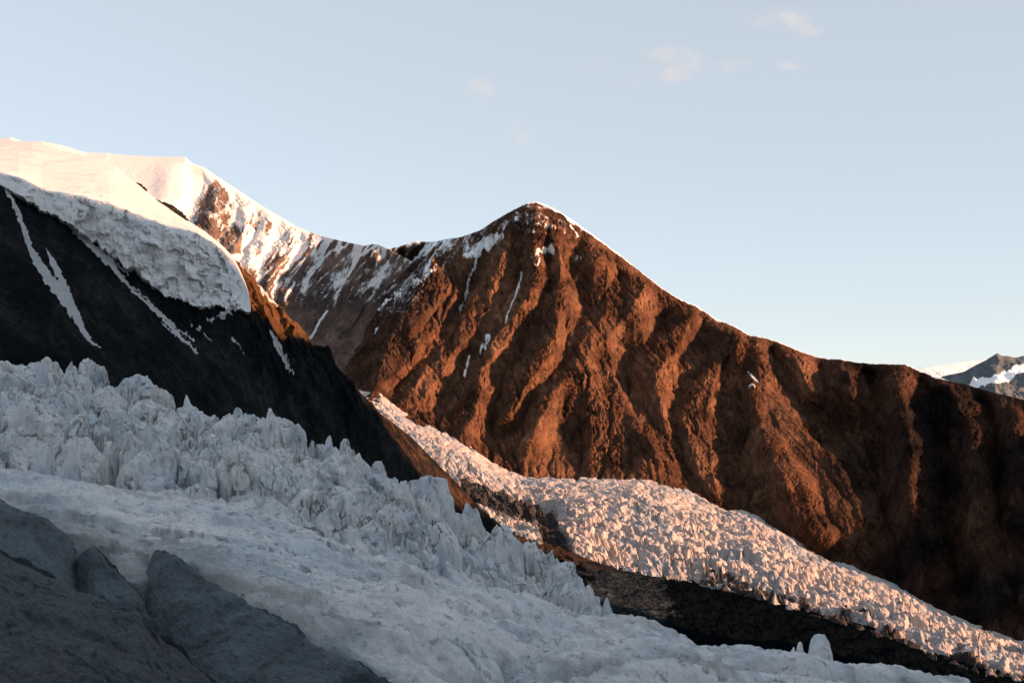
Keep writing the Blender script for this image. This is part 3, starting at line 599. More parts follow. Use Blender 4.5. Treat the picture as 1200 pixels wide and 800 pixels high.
# ================================================================= LOWER GLACIER
lowT = [(360, 440, 4450, 462, 4250), (421, 457, 4350, 475, 4150), (447, 462, 4280, 492, 4020), (474, 485, 4210, 515, 3900), (511, 502, 4120, 545, 3750), (545, 519, 4050, 575, 3560), (575, 541, 3990, 600, 3430), (590, 549, 3965, 613, 3380), (612, 558, 3940, 625, 3320), (642, 561, 3915, 633, 3260),
    (687, 562, 3895, 648, 3200), (725, 560, 3880, 661, 3160), (750, 559, 3870, 665, 3130), (783, 567, 3850, 672, 3100), (817, 580, 3820, 681, 3060), (846, 595, 3770, 687, 3020), (883, 603, 3690, 694, 2960), (921, 624, 3650, 706, 2890), (958, 649, 3590, 716, 2820), (1000, 665, 3510, 728, 2740), (1046, 684, 3410, 744, 2660), (1096, 713, 3300, 764, 2560), (1150, 738, 3180, 782, 2470), (1200, 755, 3080, 798, 2400), (1320, 800, 2720, 845, 2200)]
U = np.linspace(370, 1310, 1250)
up, ud, lp, ld = tab(lowT)(U); ud, ld = smooth1(ud, 41), smooth1(ld, 41); up, lp = smooth1(up, 9), smooth1(lp, 21)
zu, zl = (HZ - up) / F * ud, (HZ - lp) / F * ld
tt = np.concatenate([np.linspace(-.06, 0, 16)[:-1], np.linspace(0, 1, 420), np.linspace(1, 1.08, 24)[1:]])[:, None]
d = ud + (ld - ud) * tt; z = zu + (zl - zu) * tt
z = z - np.clip(-tt, 0, 1) * 1200 - np.clip(tt - 1, 0, 1) * 900 + 22 * np.sin(np.pi * np.clip(tt, 0, 1)) * sstep(600, 720, U) 
T = tt + 0 * d; PX = U[None, :] + 0 * d; PY = HZ - F * z / d; X = (PX - 600) / F * d; Y = d.copy()
# blocky relief, elongated across the flow
ang = math.radians(-35); ca, sa = math.cos(ang), math.sin(ang); a1, a2 = X * ca + Y * sa, -X * sa + Y * ca
wob = 12 * fbm(X / 60, Y / 60, 0, 3, seed=501); wob2 = 12 * fbm(X / 60, Y / 60, 5, 3, seed=502)
f1, f2, idr, ox, oy = voronoi((a1 + wob) / 62, (a2 + wob2) / 36, 51)
big = (idr[..., 0] - .55) * 18 + (ox * (idr[..., 1] - .5) + oy * (idr[..., 2] - .5)) * 40 - 16 * sstep(.22, 0, f2 - f1)
f1, f2, idr2, ox, oy = voronoi((a1 + wob) / 34, (a2 + wob2) / 10.5, 53)
sml = (idr2[..., 0] - .3) * 10 - 19 * facets(ox, oy, idr2) - 7 * sstep(.25, 0, f2 - f1)
spk = np.clip(1 - f1 * 1.4, 0, 1) * 15 * idr2[..., 2] ** 2 * sstep(.35, .7, T)
zone = sstep(-.06, -.02, T) * (.45 + .55 * sstep(.12, .55, T + .25 * fbm(X / 200, Y / 200, 0, 2, seed=7))) * (.55 + .45 * sstep(460, 620, PX))
f1, f2, idr4, ox, oy = voronoi((a1 + wob) / 33, (a2 + wob2) / 23, 57)
lrg = (idr4[..., 0] - .35) * 15 - 34 * facets(ox, oy, idr4) - 6 * sstep(.2, 0, f2 - f1)
wl_ = sstep(.4, .68, T + .12 * fbm(X / 120, Y / 120, 0, 2, seed=523)) * sstep(690, 860, PX); sml = sml * (1 - .7 * wl_) + lrg * wl_
amp2 = .35 + .85 * sstep(-.35, .45, fbm(a1 / 150, a2 / 90, 0, 3, seed=517)) * sstep(.1, .5, T + .2)
trv = 19 * (ridged(a1 / 300 + .2 * fbm(X / 90, Y / 90, 0, 3, seed=518), a2 / 85, 0, 3, .5, seed=519) - .9)
rel = (big * .8 + trv + (sml + spk) * amp2 + 3 * (ridged(X / 26, Y / 26, 0, 4, .55, seed=515) - .9)) * zone + .8 * fbm(X / 9, Y / 9, 0, 3, .6, seed=511)
# steep broken flank at the near edge
cl = sstep(.62, 1.0, T); z = z - 20 * cl * cl * sstep(1.15, 1, T)
# the dark notch that crosses the tongue beside the left nose
nd = samp(poly_dist([[(545, 565), (580, 578), (612, 592), (640, 600), (655, 640)]]), PX, PY)
notch = sstep(22, 4, nd); rel = rel - 26 * notch * (.5 + idr[..., 1])
Z = z + rel; Y = Y + .35 * rel * 0
gx = 3 * fbm(X / 14, Y / 14, Z / 14, 3, seed=521); X = X + gx * zone; Y = Y + 3 * fbm(X / 14, Y / 14, Z / 14, 3, seed=531) * zone
dirt = .95 * sstep(.80, 1.0, T + .16 * fbm(X / 70, Y / 70, 0, 4, seed=541)) * sstep(700, 880, PX) + .75 * notch + .4 * sstep(.03, -.02, T) + .35 * sstep(.55, .95, T + .2 * fbm(X / 60, Y / 60, 0, 3, seed=7)) * sstep(820, 650, PX) * sstep(540, 600, PX)  # debris on the near margin, also darker along the notch and upper edge
me = grid_mesh('lower_glacier', X, Y, Z, {'dirt': np.clip(dirt, 0, 1)})
link('lower_glacier', me, M_low, 'sunlit pink glacier tongue broken into seracs winding below the brown peak', 'glacier', 'structure')
GX, GY, GZ, GT, GPX, GPY = X, Y, Z, T, PX, PY
low_edge = (U, ld, zl)

# ================================================================= VALLEY FLOOR (moraine)
U = np.linspace(480, 1400, 700); e_d = np.interp(U, low_edge[0], low_edge[1]); e_z = smooth1(np.interp(U, low_edge[0], low_edge[2]), 61)
tt = np.linspace(-.06, 1, 380)[:, None]
d = e_d - tt * (e_d - 900) ; PX = U + 0 * d; X = (PX - 600) / F * d; Y = d
Z = e_z - 16 - 60 * np.clip(tt, 0, 1) * 0 + 0 * d
s1 = ridged(X / 260 + Y / 700, Y / 160 - X / 300, 0, 4, .5, seed=601); Z = Z + 14 * (s1 - .8) * sstep(0, .06, tt) + 4 * fbm(X / 30, Y / 30, 0, 6, .62, seed=611) + 3 * (ridged(X / 14, Y / 14, 0, 3, .6, seed=613) - .9) - 90 * sstep(.25, 1, tt)
PY = HZ - F * Z / d
M_mor, nt, b = mat('moraine_gravel'); k = N(nt)
c0 = k.ramp(k.noise(k.pos(), .05, 9, .7), [(.32, (.001, .0018, .0026)), (.7, (.0035, .0055, .0075))])
c1 = k.ramp(k.noise(k.pos((1, 1, 1)), .09, 9, .75), [(.36, (.016, .011, .009)), (.66, (.06, .036, .026))])
c2 = k.ramp(k.noise(k.pos((.5, 1.6, 1), (0, 0, .62)), .05, 9, .72, 1.2), [(.38, (.004, .006, .008)), (.5, (.013, .017, .021)), (.66, (.045, .056, .067))])
n = k.math('MULTIPLY', k.math('SUBTRACT', k.noise(k.pos(), .02, 7, .7), .5), .9)
cc = k.mix(k.step(k.math('ADD', k.attr('brown'), n), .35, .65), c0, c1)
cc = k.mix(k.step(k.math('ADD', k.attr('grey'), n), .35, .65), cc, c2)
nt.links.new(cc, b.inputs['Base Color']); nt.links.new(k.bump(k.noise(k.pos(), .08, 9, .7), 5, 1), b.inputs['Normal'])
PXw = PX + 26 * fbm(X / 90, Y / 90, 0, 4, .6, seed=621); PYw = PY + 7 * fbm(X / 90, Y / 90, 5, 4, .6, seed=623)
br = sstep(-12, 12, samp(sdf([[(590, 600), (640, 622), (700, 640), (760, 664), (740, 676), (690, 664), (640, 650), (600, 640)]]), PXw, PYw))
gy = sstep(-26, 22, samp(sdf([[(690, 662), (720, 668), (775, 672), (765, 690), (790, 712), (775, 725), (720, 720), (690, 712)]]), PXw, PYw))
link('valley_floor', grid_mesh('valley_floor', X, Y, Z, {'brown': br, 'grey': gy}), M_mor, 'dark gravel moraine floor with brown and grey bands between the two glaciers', 'moraine', 'structure')

# ================================================================= RIDGE OUT OF FRAME THAT SHADES THE FOREGROUND
def on_left(px, py):
    q = np.hypot(LPX - px, LPY - py); j = np.unravel_index(np.argmin(q), q.shape); return np.array([LX[j], LY[j], LZ[j]])
def on_hang(px, py):
    q = np.hypot(HPX - px, HPY - py); j = np.unravel_index(np.argmin(q), q.shape); return np.array([HGX[j], HGY[j], HGZ[j]])
P = [pt(-200, 200, 1080), on_hang(0, 204), on_hang(50, 224), on_hang(127, 242), on_hang(187, 266), on_hang(240, 279), on_left(276, 345), on_left(300, 372), on_left(330, 393), on_left(362, 405), on_left(376, 404) + np.array([0, 20, 10]), on_left(424, 461) + np.array([0, 12, 6]), on_left(440, 492), on_left(470, 532),
     on_left(500, 562), on_left(548, 600), pt(640, 660, 2200), pt(700, 692, 2500), pt(760, 702, 2540), pt(900, 740, 2430)]
hperp = np.array([-S[1], S[0]]); hperp /= np.linalg.norm(hperp); sh = S[:2] / np.linalg.norm(S[:2]); te = math.tan(SUN_EL)
aa = np.array([p[0] * hperp[0] + p[1] * hperp[1] for p in P]); bb = np.array([p[0] * sh[0] + p[1] * sh[1] for p in P])
B0 = 1750.0
zz = np.array([p[2] for p in P]) + (B0 - bb) * te + np.array([14.0 if i < 6 else 4.0 for i in range(len(P))])
o = np.argsort(aa); aa, zz = aa[o], zz[o]
aa = np.concatenate([[-2500, -800, 0, 400], aa, [aa[-1] + 60, aa[-1] + 140, aa[-1] + 300]]); zz = np.concatenate([[zz[0] + 150, zz[0] + 260, zz[0] + 200, zz[0] + 80], zz, [zz[-1] - 40, zz[-1] - 330, -1200]])
A_ = np.linspace(-2500, aa[-1], 700); zc = np.interp(A_, aa, zz)
Bv = np.concatenate([np.linspace(-700, 0, 60), np.linspace(0, 900, 50)[1:]])[:, None]
hz = np.maximum(zc, -1180)
Z = hz - np.where(Bv < 0, -Bv * .75, Bv * .7) + 0 * A_
Zn = 18 * (ridged(A_ / 150 + 0 * Bv, Bv / 150 + 0 * A_, 0, 5, seed=701) - .9) * sstep(0, 90, np.abs(Bv)); Z = np.maximum(Z + Zn, -1180)
X = hperp[0] * A_ + sh[0] * (B0 + Bv); Y = hperp[1] * A_ + sh[1] * (B0 + Bv)
link('shadow_mountain', grid_mesh('shadow_mountain', X, Y, Z, {'snow': 0 * Z}, flip=True), M_dark, 'dark mountain ridge beyond the right edge that shades the near glacier', 'mountain', 'structure')

# ================================================================= UNSEEN SLOPE ADDED BEHIND THE CAMERA TO CUT SKY LIGHT
A_ = np.radians(np.linspace(128, 318, 260)); rr_ = np.concatenate([np.linspace(320, 900, 70), np.linspace(900, 1700, 40)[1:]])[:, None]
cr_h = 120 + 60 * fbm(A_ * 4, 0 * A_, 0, 5, .55, seed=751); taper = sstep(128, 150, np.degrees(A_)) * sstep(318, 300, np.degrees(A_))
up_ = np.where(rr_ < 900, ((rr_ - 320) / 580), 1 - (rr_ - 900) / 800 * 1.3)
X = np.sin(A_) * rr_; Y = np.cos(A_) * rr_; Z = -70 + (cr_h * (.25 + .75 * taper) + 70) * up_
Z = Z + 40 * (ridged(X / 260, Y / 260, Z / 300, 5, .55, seed=761) - .9) * sstep(0, .1, up_)
link('sky_blocker', grid_mesh('sky_blocker', X, Y, Z, {'snow': 0 * Z}), M_dark, 'added dark slope behind the viewpoint that cuts the sky light', 'mountain', 'structure')

# ================================================================= FOREGROUND GLACIER
SLAB = [(180, 648, 92), (220, 664, 84), (300, 712, 70), (400, 768, 56), (470, 812, 47)]
#        px   near py,d   shelf end py,d   crest py,d
fgT = [(-300, 830, 36, 545, 185, 432, 330), (-100, 830, 40, 552, 190, 432, 330), (0, 830, 44, 557, 190, 431, 330), (60, 830, 46, 562, 190, 432, 328), (140, 830, 48, 580, 185, 449, 322), (220, 830, 50, 590, 182, 470, 318), (300, 830, 52, 606, 180, 501, 315), (345, 830, 53, 620, 180, 510, 312), (400, 830, 54, 640, 180, 524, 308), (462, 830, 56, 652, 182, 566, 302), (511, 830, 57, 665, 188, 575, 298),
    (560, 830, 58, 683, 195, 600, 292), (600, 830, 60, 698, 198, 628, 285), (650, 830, 62, 714, 198, 652, 275), (695, 830, 63, 724, 200, 685, 262), (720, 830, 64, 728, 200, 712, 252), (783, 830, 66, 752, 190, 741, 240), (833, 830, 68, 764, 185, 756, 232), (880, 830, 70, 770, 180, 757, 225), (925, 830, 72, 782, 175, 768, 220), (992, 830, 75, 800, 165, 787, 212), (1075, 830, 78, 808, 160, 792, 206), (1129, 830, 80, 812, 160, 800, 204), (1200, 830, 84, 822, 160, 815, 200), (1400, 850, 92, 850, 160, 850, 190)]
U = np.linspace(-140, 1300, 1500)
npy, nd_, sp, sd_, kp, kd = [smooth1(a, 25) for a in tab(fgT)(U)]
zn, zs, zk = (HZ - npy) / F * nd_, (HZ - sp) / F * sd_, (HZ - kp) / F * kd
r_ = np.concatenate([np.linspace(-60, 30, 60)[:-1], np.geomspace(30, 150, 330)[:-1], np.linspace(150, 345, 620)[:-1], np.linspace(345, 700, 50)])
d = r_[:, None] + 0 * U
Zb = np.empty_like(d)
for i in range(len(U)):
    Zb[:, i] = np.interp(r_, [-60, 0, 6, nd_[i], (nd_[i] + sd_[i]) / 2, sd_[i], kd[i], kd[i] + 45, 700], [3, -1.6, -2.4, zn[i], .5 * (zn[i] + zs[i]) + .8, zs[i], zk[i], zk[i] - 22, zk[i] - 190])
def blur_rows(A, n):
    kz = np.hanning(n + 2)[1:-1]; kz /= kz.sum(); P_ = np.pad(A, ((n // 2, n // 2), (0, 0)), mode='edge'); out = 0
    for q in range(n): out = out + kz[q] * P_[q:q + A.shape[0]]
    return out
Zb = blur_rows(Zb, 21)
dd = np.maximum(d, 12)                      # behind the camera the sheet is a plain strip
PX = U + 0 * d; X = (PX - 600) / F * dd * np.where(d < 12, 1.0, 1.0); Y = d.copy()
PY = HZ - F * Zb / dd
tb = (d - sd_) / (kd - sd_)                 # 0 at the shelf edge, 1 at the crest
edge = 16 * fbm(X / 30, Y / 30, 0, 3, seed=801) / (kd - sd_)
band = sstep(-.10, .10, tb + edge) * sstep(1.5, 1.1, tb)
right = sstep(690, 780, PX)                 # past here the ice is rounded whalebacks, not broken seracs
ang = math.radians(25); ca, sa = math.cos(ang), math.sin(ang); a1, a2 = X * ca + Y * sa, -X * sa + Y * ca
wob = 2.4 * fbm(X / 16, Y / 16, 0, 3, seed=811); wob2 = 2.4 * fbm(X / 16, Y / 16, 4, 3, seed=812)
f1, f2, idr, ox, oy = voronoi((a1 + wob) / 25, (a2 + wob2) / 15, 81)
big = (idr[..., 1] - .60) * 8 - 10 * facets(ox, oy, idr, .9, .45, .7) - 4.5 * sstep(.16, 0, f2 - f1) - 11 * sstep(.055, .01, f2 - f1)
f1, f2, idr2, ox, oy = voronoi((a1 + wob) / 11, (a2 + wob2) / 8, 83)
sml = (idr2[..., 1] - .3) * 4.5 - 8 * facets(ox, oy, idr2) - 1.3 * sstep(.25, 0, f2 - f1) - 4 * sstep(.07, .01, f2 - f1)
f1, f2, idr3, ox, oy = voronoi((X + wob) / 2.1, (Y + wob2) / 1.8, 85)
tny = (idr3[..., 0] - .5) * .6 - .4 * sstep(.2, 0, f2 - f1)
flt = .8 * (ridged(X / 5, Y / 9, Zb / 5, 5, .6, seed=821) - .9)
ice = (big + sml + tny + flt) * band * (1 - right) 
# rounded whaleback mounds on the right and scattered low steps on the shelf
f1, f2, idm, ox, oy = voronoi((a1 + wob * 1.5) / 17, (a2 + wob2) / 13, 91)
mound = (5.2 * np.sqrt(np.clip(1 - (f1 * 1.25) ** 2, 0, 1)) - 5.4 + (idm[..., 0] - .5) * 3.0 - 2.5 * sstep(.14, 0, f2 - f1)) * sstep(50, 85, d) * sstep(430, 620, PX + .4 * (d - 120)) * np.clip(.5 + d / 150, 0, 1.35)
shelf = (1 - band) * sstep(1.0, .9, tb)
stepn = fbm(X / 38, Y / 26, 0, 3, seed=831); st = (sstep(.05, .12, stepn) + sstep(-.35, -.30, stepn)) * 1.0
crack = -2.8 * sstep(.03, .008, np.abs(fbm(X / 30, Y / 14, 3, 4, .5, seed=841))) * sstep(.0, .35, fbm(X / 60, Y / 60, 9, 2, seed=845))
roll = 1.0 * fbm(X / 22, Y / 16, 0, 4, .5, seed=851)
micro = .3 * fbm(X / 1.6, Y / 1.1, 0, 4, .62, seed=861) + .3 * (ridged(X / 5, Y / 2.6, 0, 4, .55, seed=865) - .9)
sc2 = sstep(5, 60, d)
Z = Zb + ice + (.2 + 1.7 * sstep(210, 60, PX)) * band * (1 - right) + mound * (1 - .6 * band * (1 - right)) + shelf * sc2 * (st - 1.0 + crack + roll) + micro * (.5 + .5 * sc2)
Z = np.where(d < 12, Zb, Z)
# hollow on the left of the big dark slab, ice tucked under its crest on the right
sl_pts = np.array([pt(*p) for p in SLAB])
bestd = np.full(X.shape, 1e9); sgn = np.zeros(X.shape); czz = np.zeros(X.shape); tcl = np.zeros(X.shape)
for q, (p0, p1) in enumerate(zip(sl_pts[:-1], sl_pts[1:])):
    e = p1[:2] - p0[:2]; L2 = e @ e; tq = ((X - p0[0]) * e[0] + (Y - p0[1]) * e[1]) / L2
    t_ = np.clip(tq, -.6 if q == 0 else 0, 1.0 if q < len(sl_pts) - 2 else 2.0)
    dq = np.hypot(X - p0[0] - t_ * e[0], Y - p0[1] - t_ * e[1]); nb = dq < bestd
    bestd = np.where(nb, dq, bestd); cr_ = (X - p0[0]) * e[1] - (Y - p0[1]) * e[0]
    sgn = np.where(nb, np.sign(cr_), sgn); czz = np.where(nb, p0[2] + t_ * (p1[2] - p0[2]), czz)
    tcl = np.where(nb, 1 - sstep(0, 9, dq * 0 + np.maximum(-tq * math.sqrt(L2), 0)) if q == 0 else 1.0, tcl)
leftside = sgn < 0
Z = np.where(~leftside, Z + (np.minimum(Z, czz - 1.3 + .05 * bestd) - Z) * sstep(38, 12, bestd) * tcl, Z)
dl = np.interp(U, [-140, 80, 110, 183, 300, 480, 560], [72, 72, 76, 88, 66, 44, 20])
Z = Z - 5.5 * sstep(0, 6, dl - d) * sstep(560, 470, PX)
dark = sstep(-60, 70, samp(sdf([[(-140, 560), (0, 568), (62, 588), (110, 615), (160, 650), (190, 650), (300, 712), (470, 812), (470, 900), (-140, 900)]]), PX + 30 * fbm(X / 9, Y / 9, 0, 4, seed=899), np.clip(PY, 100, 880)))  # soft ramp that paints the near left shade into the ice
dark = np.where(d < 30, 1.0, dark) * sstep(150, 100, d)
vd = band * (1 - right) * sstep(1.35, 1.0, tb)
X2 = X + vd * .7 * fbm(X / 4, Y / 4, Z / 4, 3, .6, seed=871); Y2 = Y + vd * .8 * fbm(X / 4, Y / 4, Z / 4, 3, .6, seed=881)
dirt = .5 * sstep(.1, .6, fbm(X / 20, Y / 9, Z / 5, 5, .6, seed=891)) * (.3 + .7 * band) + 1.1 * sstep(.25, .75, fbm(a1 / 3.2, a2 / 9, Z / 1.6, 4, .6, seed=893)) * band 
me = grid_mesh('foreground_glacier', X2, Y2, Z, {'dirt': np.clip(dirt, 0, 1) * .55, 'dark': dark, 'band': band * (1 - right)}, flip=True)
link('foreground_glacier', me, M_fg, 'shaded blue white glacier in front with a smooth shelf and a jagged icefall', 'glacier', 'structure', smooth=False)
FX, FY, FZ, FPX = X2, Y2, Z, PX
def ground_z(x, y):
    q = (FX - x) ** 2 + (FY - y) ** 2; j = np.argmin(q); return FZ.ravel()[j]

# ================================================================= ICE BLOCKS
def cube_sphere(n):
    t = np.linspace(-1, 1, n); a, b_ = np.meshgrid(t, t); o = np.ones_like(a); faces = []
    for ax in range(3):
        for sg in (1, -1):
            p = np.zeros(a.shape + (3,)); p[..., ax] = sg; p[..., (ax + 1) % 3] = a * sg; p[..., (ax + 2) % 3] = b_
            faces.append(p)
    v = np.concatenate([f.reshape(-1, 3) for f in faces]); q = []
    for f in range(6):
        i = np.arange(n * n).reshape(n, n) + f * n * n
        q.append(np.stack([i[:-1, :-1], i[:-1, 1:], i[1:, 1:], i[1:, :-1]], -1).reshape(-1, 4))
    q = np.concatenate(q); key = np.round(v * 1e5).astype(np.int64)
    _, first, inv = np.unique(key, axis=0, return_index=True, return_inverse=True)
    return v[first], inv.ravel()[q]
def block_mesh(name, wx, wy, h, seed, n=34, box=5.0, taper=.35, lean=(0, 0), cuts=7, rough=.09, peak=0.0, fl=.08, cutmin=.62):
    """a block of ice: super-ellipsoid, sliced by planes, fluted and roughened; base at z = 0 sunk 25%"""
    rs = np.random.RandomState(seed); v, q = cube_sphere(n)
    r = (np.abs(v) ** box).sum(1) ** (1 / box); p = v / r[:, None]
    for _ in range(cuts):
        nn = rs.normal(size=3); nn[2] = abs(nn[2]) * .75; nn /= np.linalg.norm(nn); c = rs.uniform(cutmin, .95)
        e = p @ nn - c; p = p - np.maximum(e, 0)[:, None] * nn
    tz = (p[:, 2] + 1) / 2
    s = 1 - taper * tz; p[:, 0] *= s; p[:, 1] *= s
    if peak: p[:, 2] += peak * (1 - np.clip(np.hypot(p[:, 0], p[:, 1]), 0, 1)) * tz
    o = rs.rand(3) * 50
    nz = fbm(p[:, 0] * 1.6 + o[0], p[:, 1] * 1.6 + o[1], p[:, 2] * 1.2 + o[2], 5, .58, seed)
    f_ = ridged(p[:, 0] * 3 + o[1], p[:, 1] * 3 + o[2], p[:, 2] * .8 + o[0], 4, .55, seed + 3) - .9
    l = np.linalg.norm(p, axis=1)[:, None]; p = p + p / l * (nz * rough * .8 + f_ * fl * .6)[:, None]
    tz = (p[:, 2] + 1) / 2
    x = p[:, 0] * wx / 2 + lean[0] * tz * h; y = p[:, 1] * wy / 2 + lean[1] * tz * h; z = (tz * 1.25 - .25) * h
    return raw_mesh(name, np.stack([x, y, z], 1), q)

# individual seracs of the near icefall: px, top py, height px, width px, depth m, style, label
near = [
    (963, 743, 36, 27, 214, 'upright', 'rounded upright ice block standing alone on the glacier edge at lower right'),
    (937, 752, 28, 10, 214, 'upright', 'thin taller ice pillar just left of the rounded upright block'),
    (929, 757, 22, 7, 214, 'upright', 'thinnest short ice stub left of the rounded upright block'),
    (386, 509, 30, 14, 303, 'spire', 'small pointed ice spire against the dark slope on the icefall crest'),
    (406, 515, 36, 17, 302, 'block', 'square topped ice tower beside the small spire on the crest'),
    (322, 484, 64, 50, 300, 'peak', 'broad peaked serac rising above the crest left of the small spire'),
    (172, 449, 42, 34, 310, 'block', 'flat topped serac block on the crest above the left icefall'),
    (586, 604, 120, 62, 258, 'tower', 'tallest smooth sided serac with a sharp right edge near the brown nose'),
    (505, 560, 70, 72, 276, 'wall', 'long rounded ice wall below the dark ridge nose'),
    (257, 518, 52, 34, 232, 'slab', 'leaning flat slab of ice in the middle of the icefall'),
    (27, 472, 40, 28, 226, 'block', 'white capped block near the left border of the icefall'),
    (44, 428, 84, 24, 300, 'tower', 'fluted ice tower on the crest near the left border'),
    (50, 520, 44, 30, 190, 'round', 'rounded ice knob below the white capped block'),
    (88, 524, 46, 28, 188, 'peak', 'pale smooth ice pyramid at the foot of the left icefall'),
    (340, 590, 56, 34, 196, 'slab', 'tilted serac split by a dark crack at the icefall foot'),
    (376, 596, 48, 42, 192, 'block', 'dirt streaked block right of the dark cracked serac'),
    (520, 612, 62, 44, 224, 'round', 'cracked bulging serac left of the tallest smooth serac'),
    (664, 648, 60, 56, 232, 'crumble', 'crumbling serac mass right of the tallest smooth serac'),
    (690, 690, 34, 26, 222, 'peak', 'small jagged serac at the lower end of the icefall'),
    (712, 700, 30, 18, 218, 'spire', 'last little ice tooth where the icefall meets rounded ice'),
    (440, 618, 50, 52, 206, 'round', 'low rounded ice bulge in front of the middle seracs'),
    (200, 505, 60, 46, 240, 'peak', 'steep fluted serac left of the leaning slab'),
    (120, 480, 80, 56, 248, 'slab', 'large sloping serac ramp in the left icefall'),
    (455, 575, 60, 40, 262, 'peak', 'ragged serac just left of the long rounded wall'),
    (300, 505, 56, 38, 268, 'peak', 'ragged pinnacled serac below the broad peaked serac'),
    (420, 560, 60, 40, 250, 'crumble', 'broken serac cluster block under the square topped tower'),
    (628, 690, 40, 34, 208, 'crumble', 'low crumbled serac at the foot of the tallest serac'),
    (230, 478, 48, 44, 300, 'crumble', 'knobbly serac on the crest right of the flat topped block'),
    (280, 486, 44, 36, 300, 'peak', 'small sharp serac on the crest left of the broad peaked serac'),
    (445, 552, 40, 26, 296, 'spire', 'narrow ice tooth on the crest above the long rounded wall'),
    (548, 588, 36, 26, 284, 'peak', 'short serac between the long wall and the tallest serac'),
]
sty = dict(upright=dict(box=3.2, taper=.30, cuts=6, rough=.05, fl=.04, n=48), spire=dict(box=2.6, taper=.62, cuts=4, rough=.09, n=26), block=dict(box=6, taper=.2, cuts=8, rough=.07), peak=dict(box=3, taper=.6, cuts=9, rough=.11, peak=.25, cutmin=.5),
           tower=dict(box=6, taper=.35, cuts=7, rough=.06, fl=.07, n=54), wall=dict(box=3.5, taper=.35, cuts=6, rough=.07, fl=.1, n=54), slab=dict(box=7, taper=.3, cuts=8, rough=.06, lean=(.22, .1)), round=dict(box=2.4, taper=.25, cuts=5, rough=.08), crumble=dict(box=3, taper=.4, cuts=10, rough=.14, fl=.14, n=54, cutmin=.5))
for i, (px, py, hp, wp, dep, stl, lab) in enumerate(near):
    p = pt(px, py, dep); h = hp / F * dep; wd = wp / F * dep
    me = block_mesh('serac', wd * 1.1, wd * (1.3 if stl != 'wall' else .7), h, 900 + i * 7, **{'n': 40, **sty[stl]})
    ob = link('serac', me, M_serac, lab, 'serac', None, 'seracs of the near icefall', smooth=False); ob.location = (p[0], p[1], p[2] - h)
    ob.rotation_euler.z = random.Random(i).uniform(-.5, .5)

# small angular blocks wedged in the icefall
wed = [block_mesh('serac', 1, 1, 1, 3000 + i, n=20, box=6, taper=.3, cuts=9, rough=.07, fl=.06, cutmin=.42) for i in range(12)]
for m_ in wed: m_.materials.append(M_serac)
rs = np.random.RandomState(31); okf = np.argwhere((band > .7) & (right < .3) & (tb < 1.06) & (tb > .02) & (ice > -5.5) & (FPX > -30) & (FPX < 740) & (d > 150)); taken = []
while len(taken) < 150:
    j = tuple(okf[rs.randint(len(okf))]); x, y, z = FX[j], FY[j], FZ[j]; sz = rs.uniform(2.6, 7.5) * (1 if tb[j] < .9 else .6)
    if any((x - a) ** 2 + (y - b_) ** 2 < (.45 * (sz + c_)) ** 2 for a, b_, c_ in taken): continue
    taken.append((x, y, sz)); o = bpy.data.objects.new('serac', wed[rs.randint(12)]); C.objects.link(o)
    o.location = (x, y, z - sz * .42); o.scale = (sz * rs.uniform(.6, 1), sz * rs.uniform(.6, 1), sz * rs.uniform(.8, 1.25)); o.rotation_euler = (rs.uniform(-.35, .35), rs.uniform(-.35, .35), rs.uniform(0, 6.28))
    o['label'] = 'small sharp edged ice block wedged in the shaded near icefall'; o['category'] = 'serac'; o['group'] = 'small blocks of the near icefall'

# near left corner ice, its shade put into the colour: four folds, each a sheet from its crest down towards the camera
def fold_sheet(name, crest, front, label, cat, kind, seed, back=(2.5, 4.0), n=520, m=420, amp=1.0, mt=None):
    U = np.linspace(crest[0][0], crest[-1][0], n); cp, cd = tab(crest)(U); fp, fd = tab(front)(U)
    cp = smooth1(cp, 13) + 1.2 * fbm(U / 14, 0 * U, 0 * U + seed, 4, .55, seed=seed); cd = smooth1(cd, 21)
    zc, zf = (HZ - cp) / F * cd, (HZ - fp) / F * fd
    vs = np.concatenate([np.linspace(-1, 0, 40)[:-1], np.linspace(0, 1, m)])[:, None]
    bk = np.clip(-vs, 0, 1); fr = np.clip(vs, 0, 1)
    d = cd + (fd - cd) * fr + bk * back[0]; z = zc + (zf - zc) * (.35 * fr * fr + .65 * fr) - back[1] * bk ** 1.3
    z = z - .25 * np.exp(-(vs / .04) ** 2)
    X = (U - 600) / F * d; Y = d; q1, q2 = .88 * X + .48 * Y, .48 * X - .88 * Y
    wq = 1.6 * fbm(X / 7, Y / 7, z / 5, 3, seed=seed + 1)
    lay = (ridged((q1 + wq) / 2.6, q2 / 16, z / 2.2, 4, .55, seed=seed + 2) - .9) * .2 + (ridged((q1 + wq) / .8, q2 / 6, z / .8, 4, .6, seed=seed + 3) - .9) * .085
    sw = .55 * fbm(q1 / 6, q2 / 11, z / 6, 4, .5, seed=seed + 4) + .05 * fbm(X / .5, Y / .5, z / .5, 3, .6, seed=seed + 6)
    pits = -.07 * sstep(.28, .55, fbm(q1 / .9, q2 / 2.6, z / 1.2, 3, .55, seed=seed + 7))
    z = z + (lay + sw + pits) * amp * (.35 + .65 * sstep(0, .06, np.abs(vs)))
    return link(name, grid_mesh(name, X, Y, z, flip=True), mt or M_shade_ice, label, cat, kind, smooth=False)
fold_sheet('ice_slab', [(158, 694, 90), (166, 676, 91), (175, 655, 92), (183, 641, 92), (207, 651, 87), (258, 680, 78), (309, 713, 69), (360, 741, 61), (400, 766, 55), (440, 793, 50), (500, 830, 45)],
           [(158, 705, 88), (174, 760, 76), (210, 790, 66), (261, 830, 56), (350, 880, 46), (500, 960, 36)], 'dark angular ice slab with a sharp crest running down to the bottom edge', 'ice slab', None, 950)
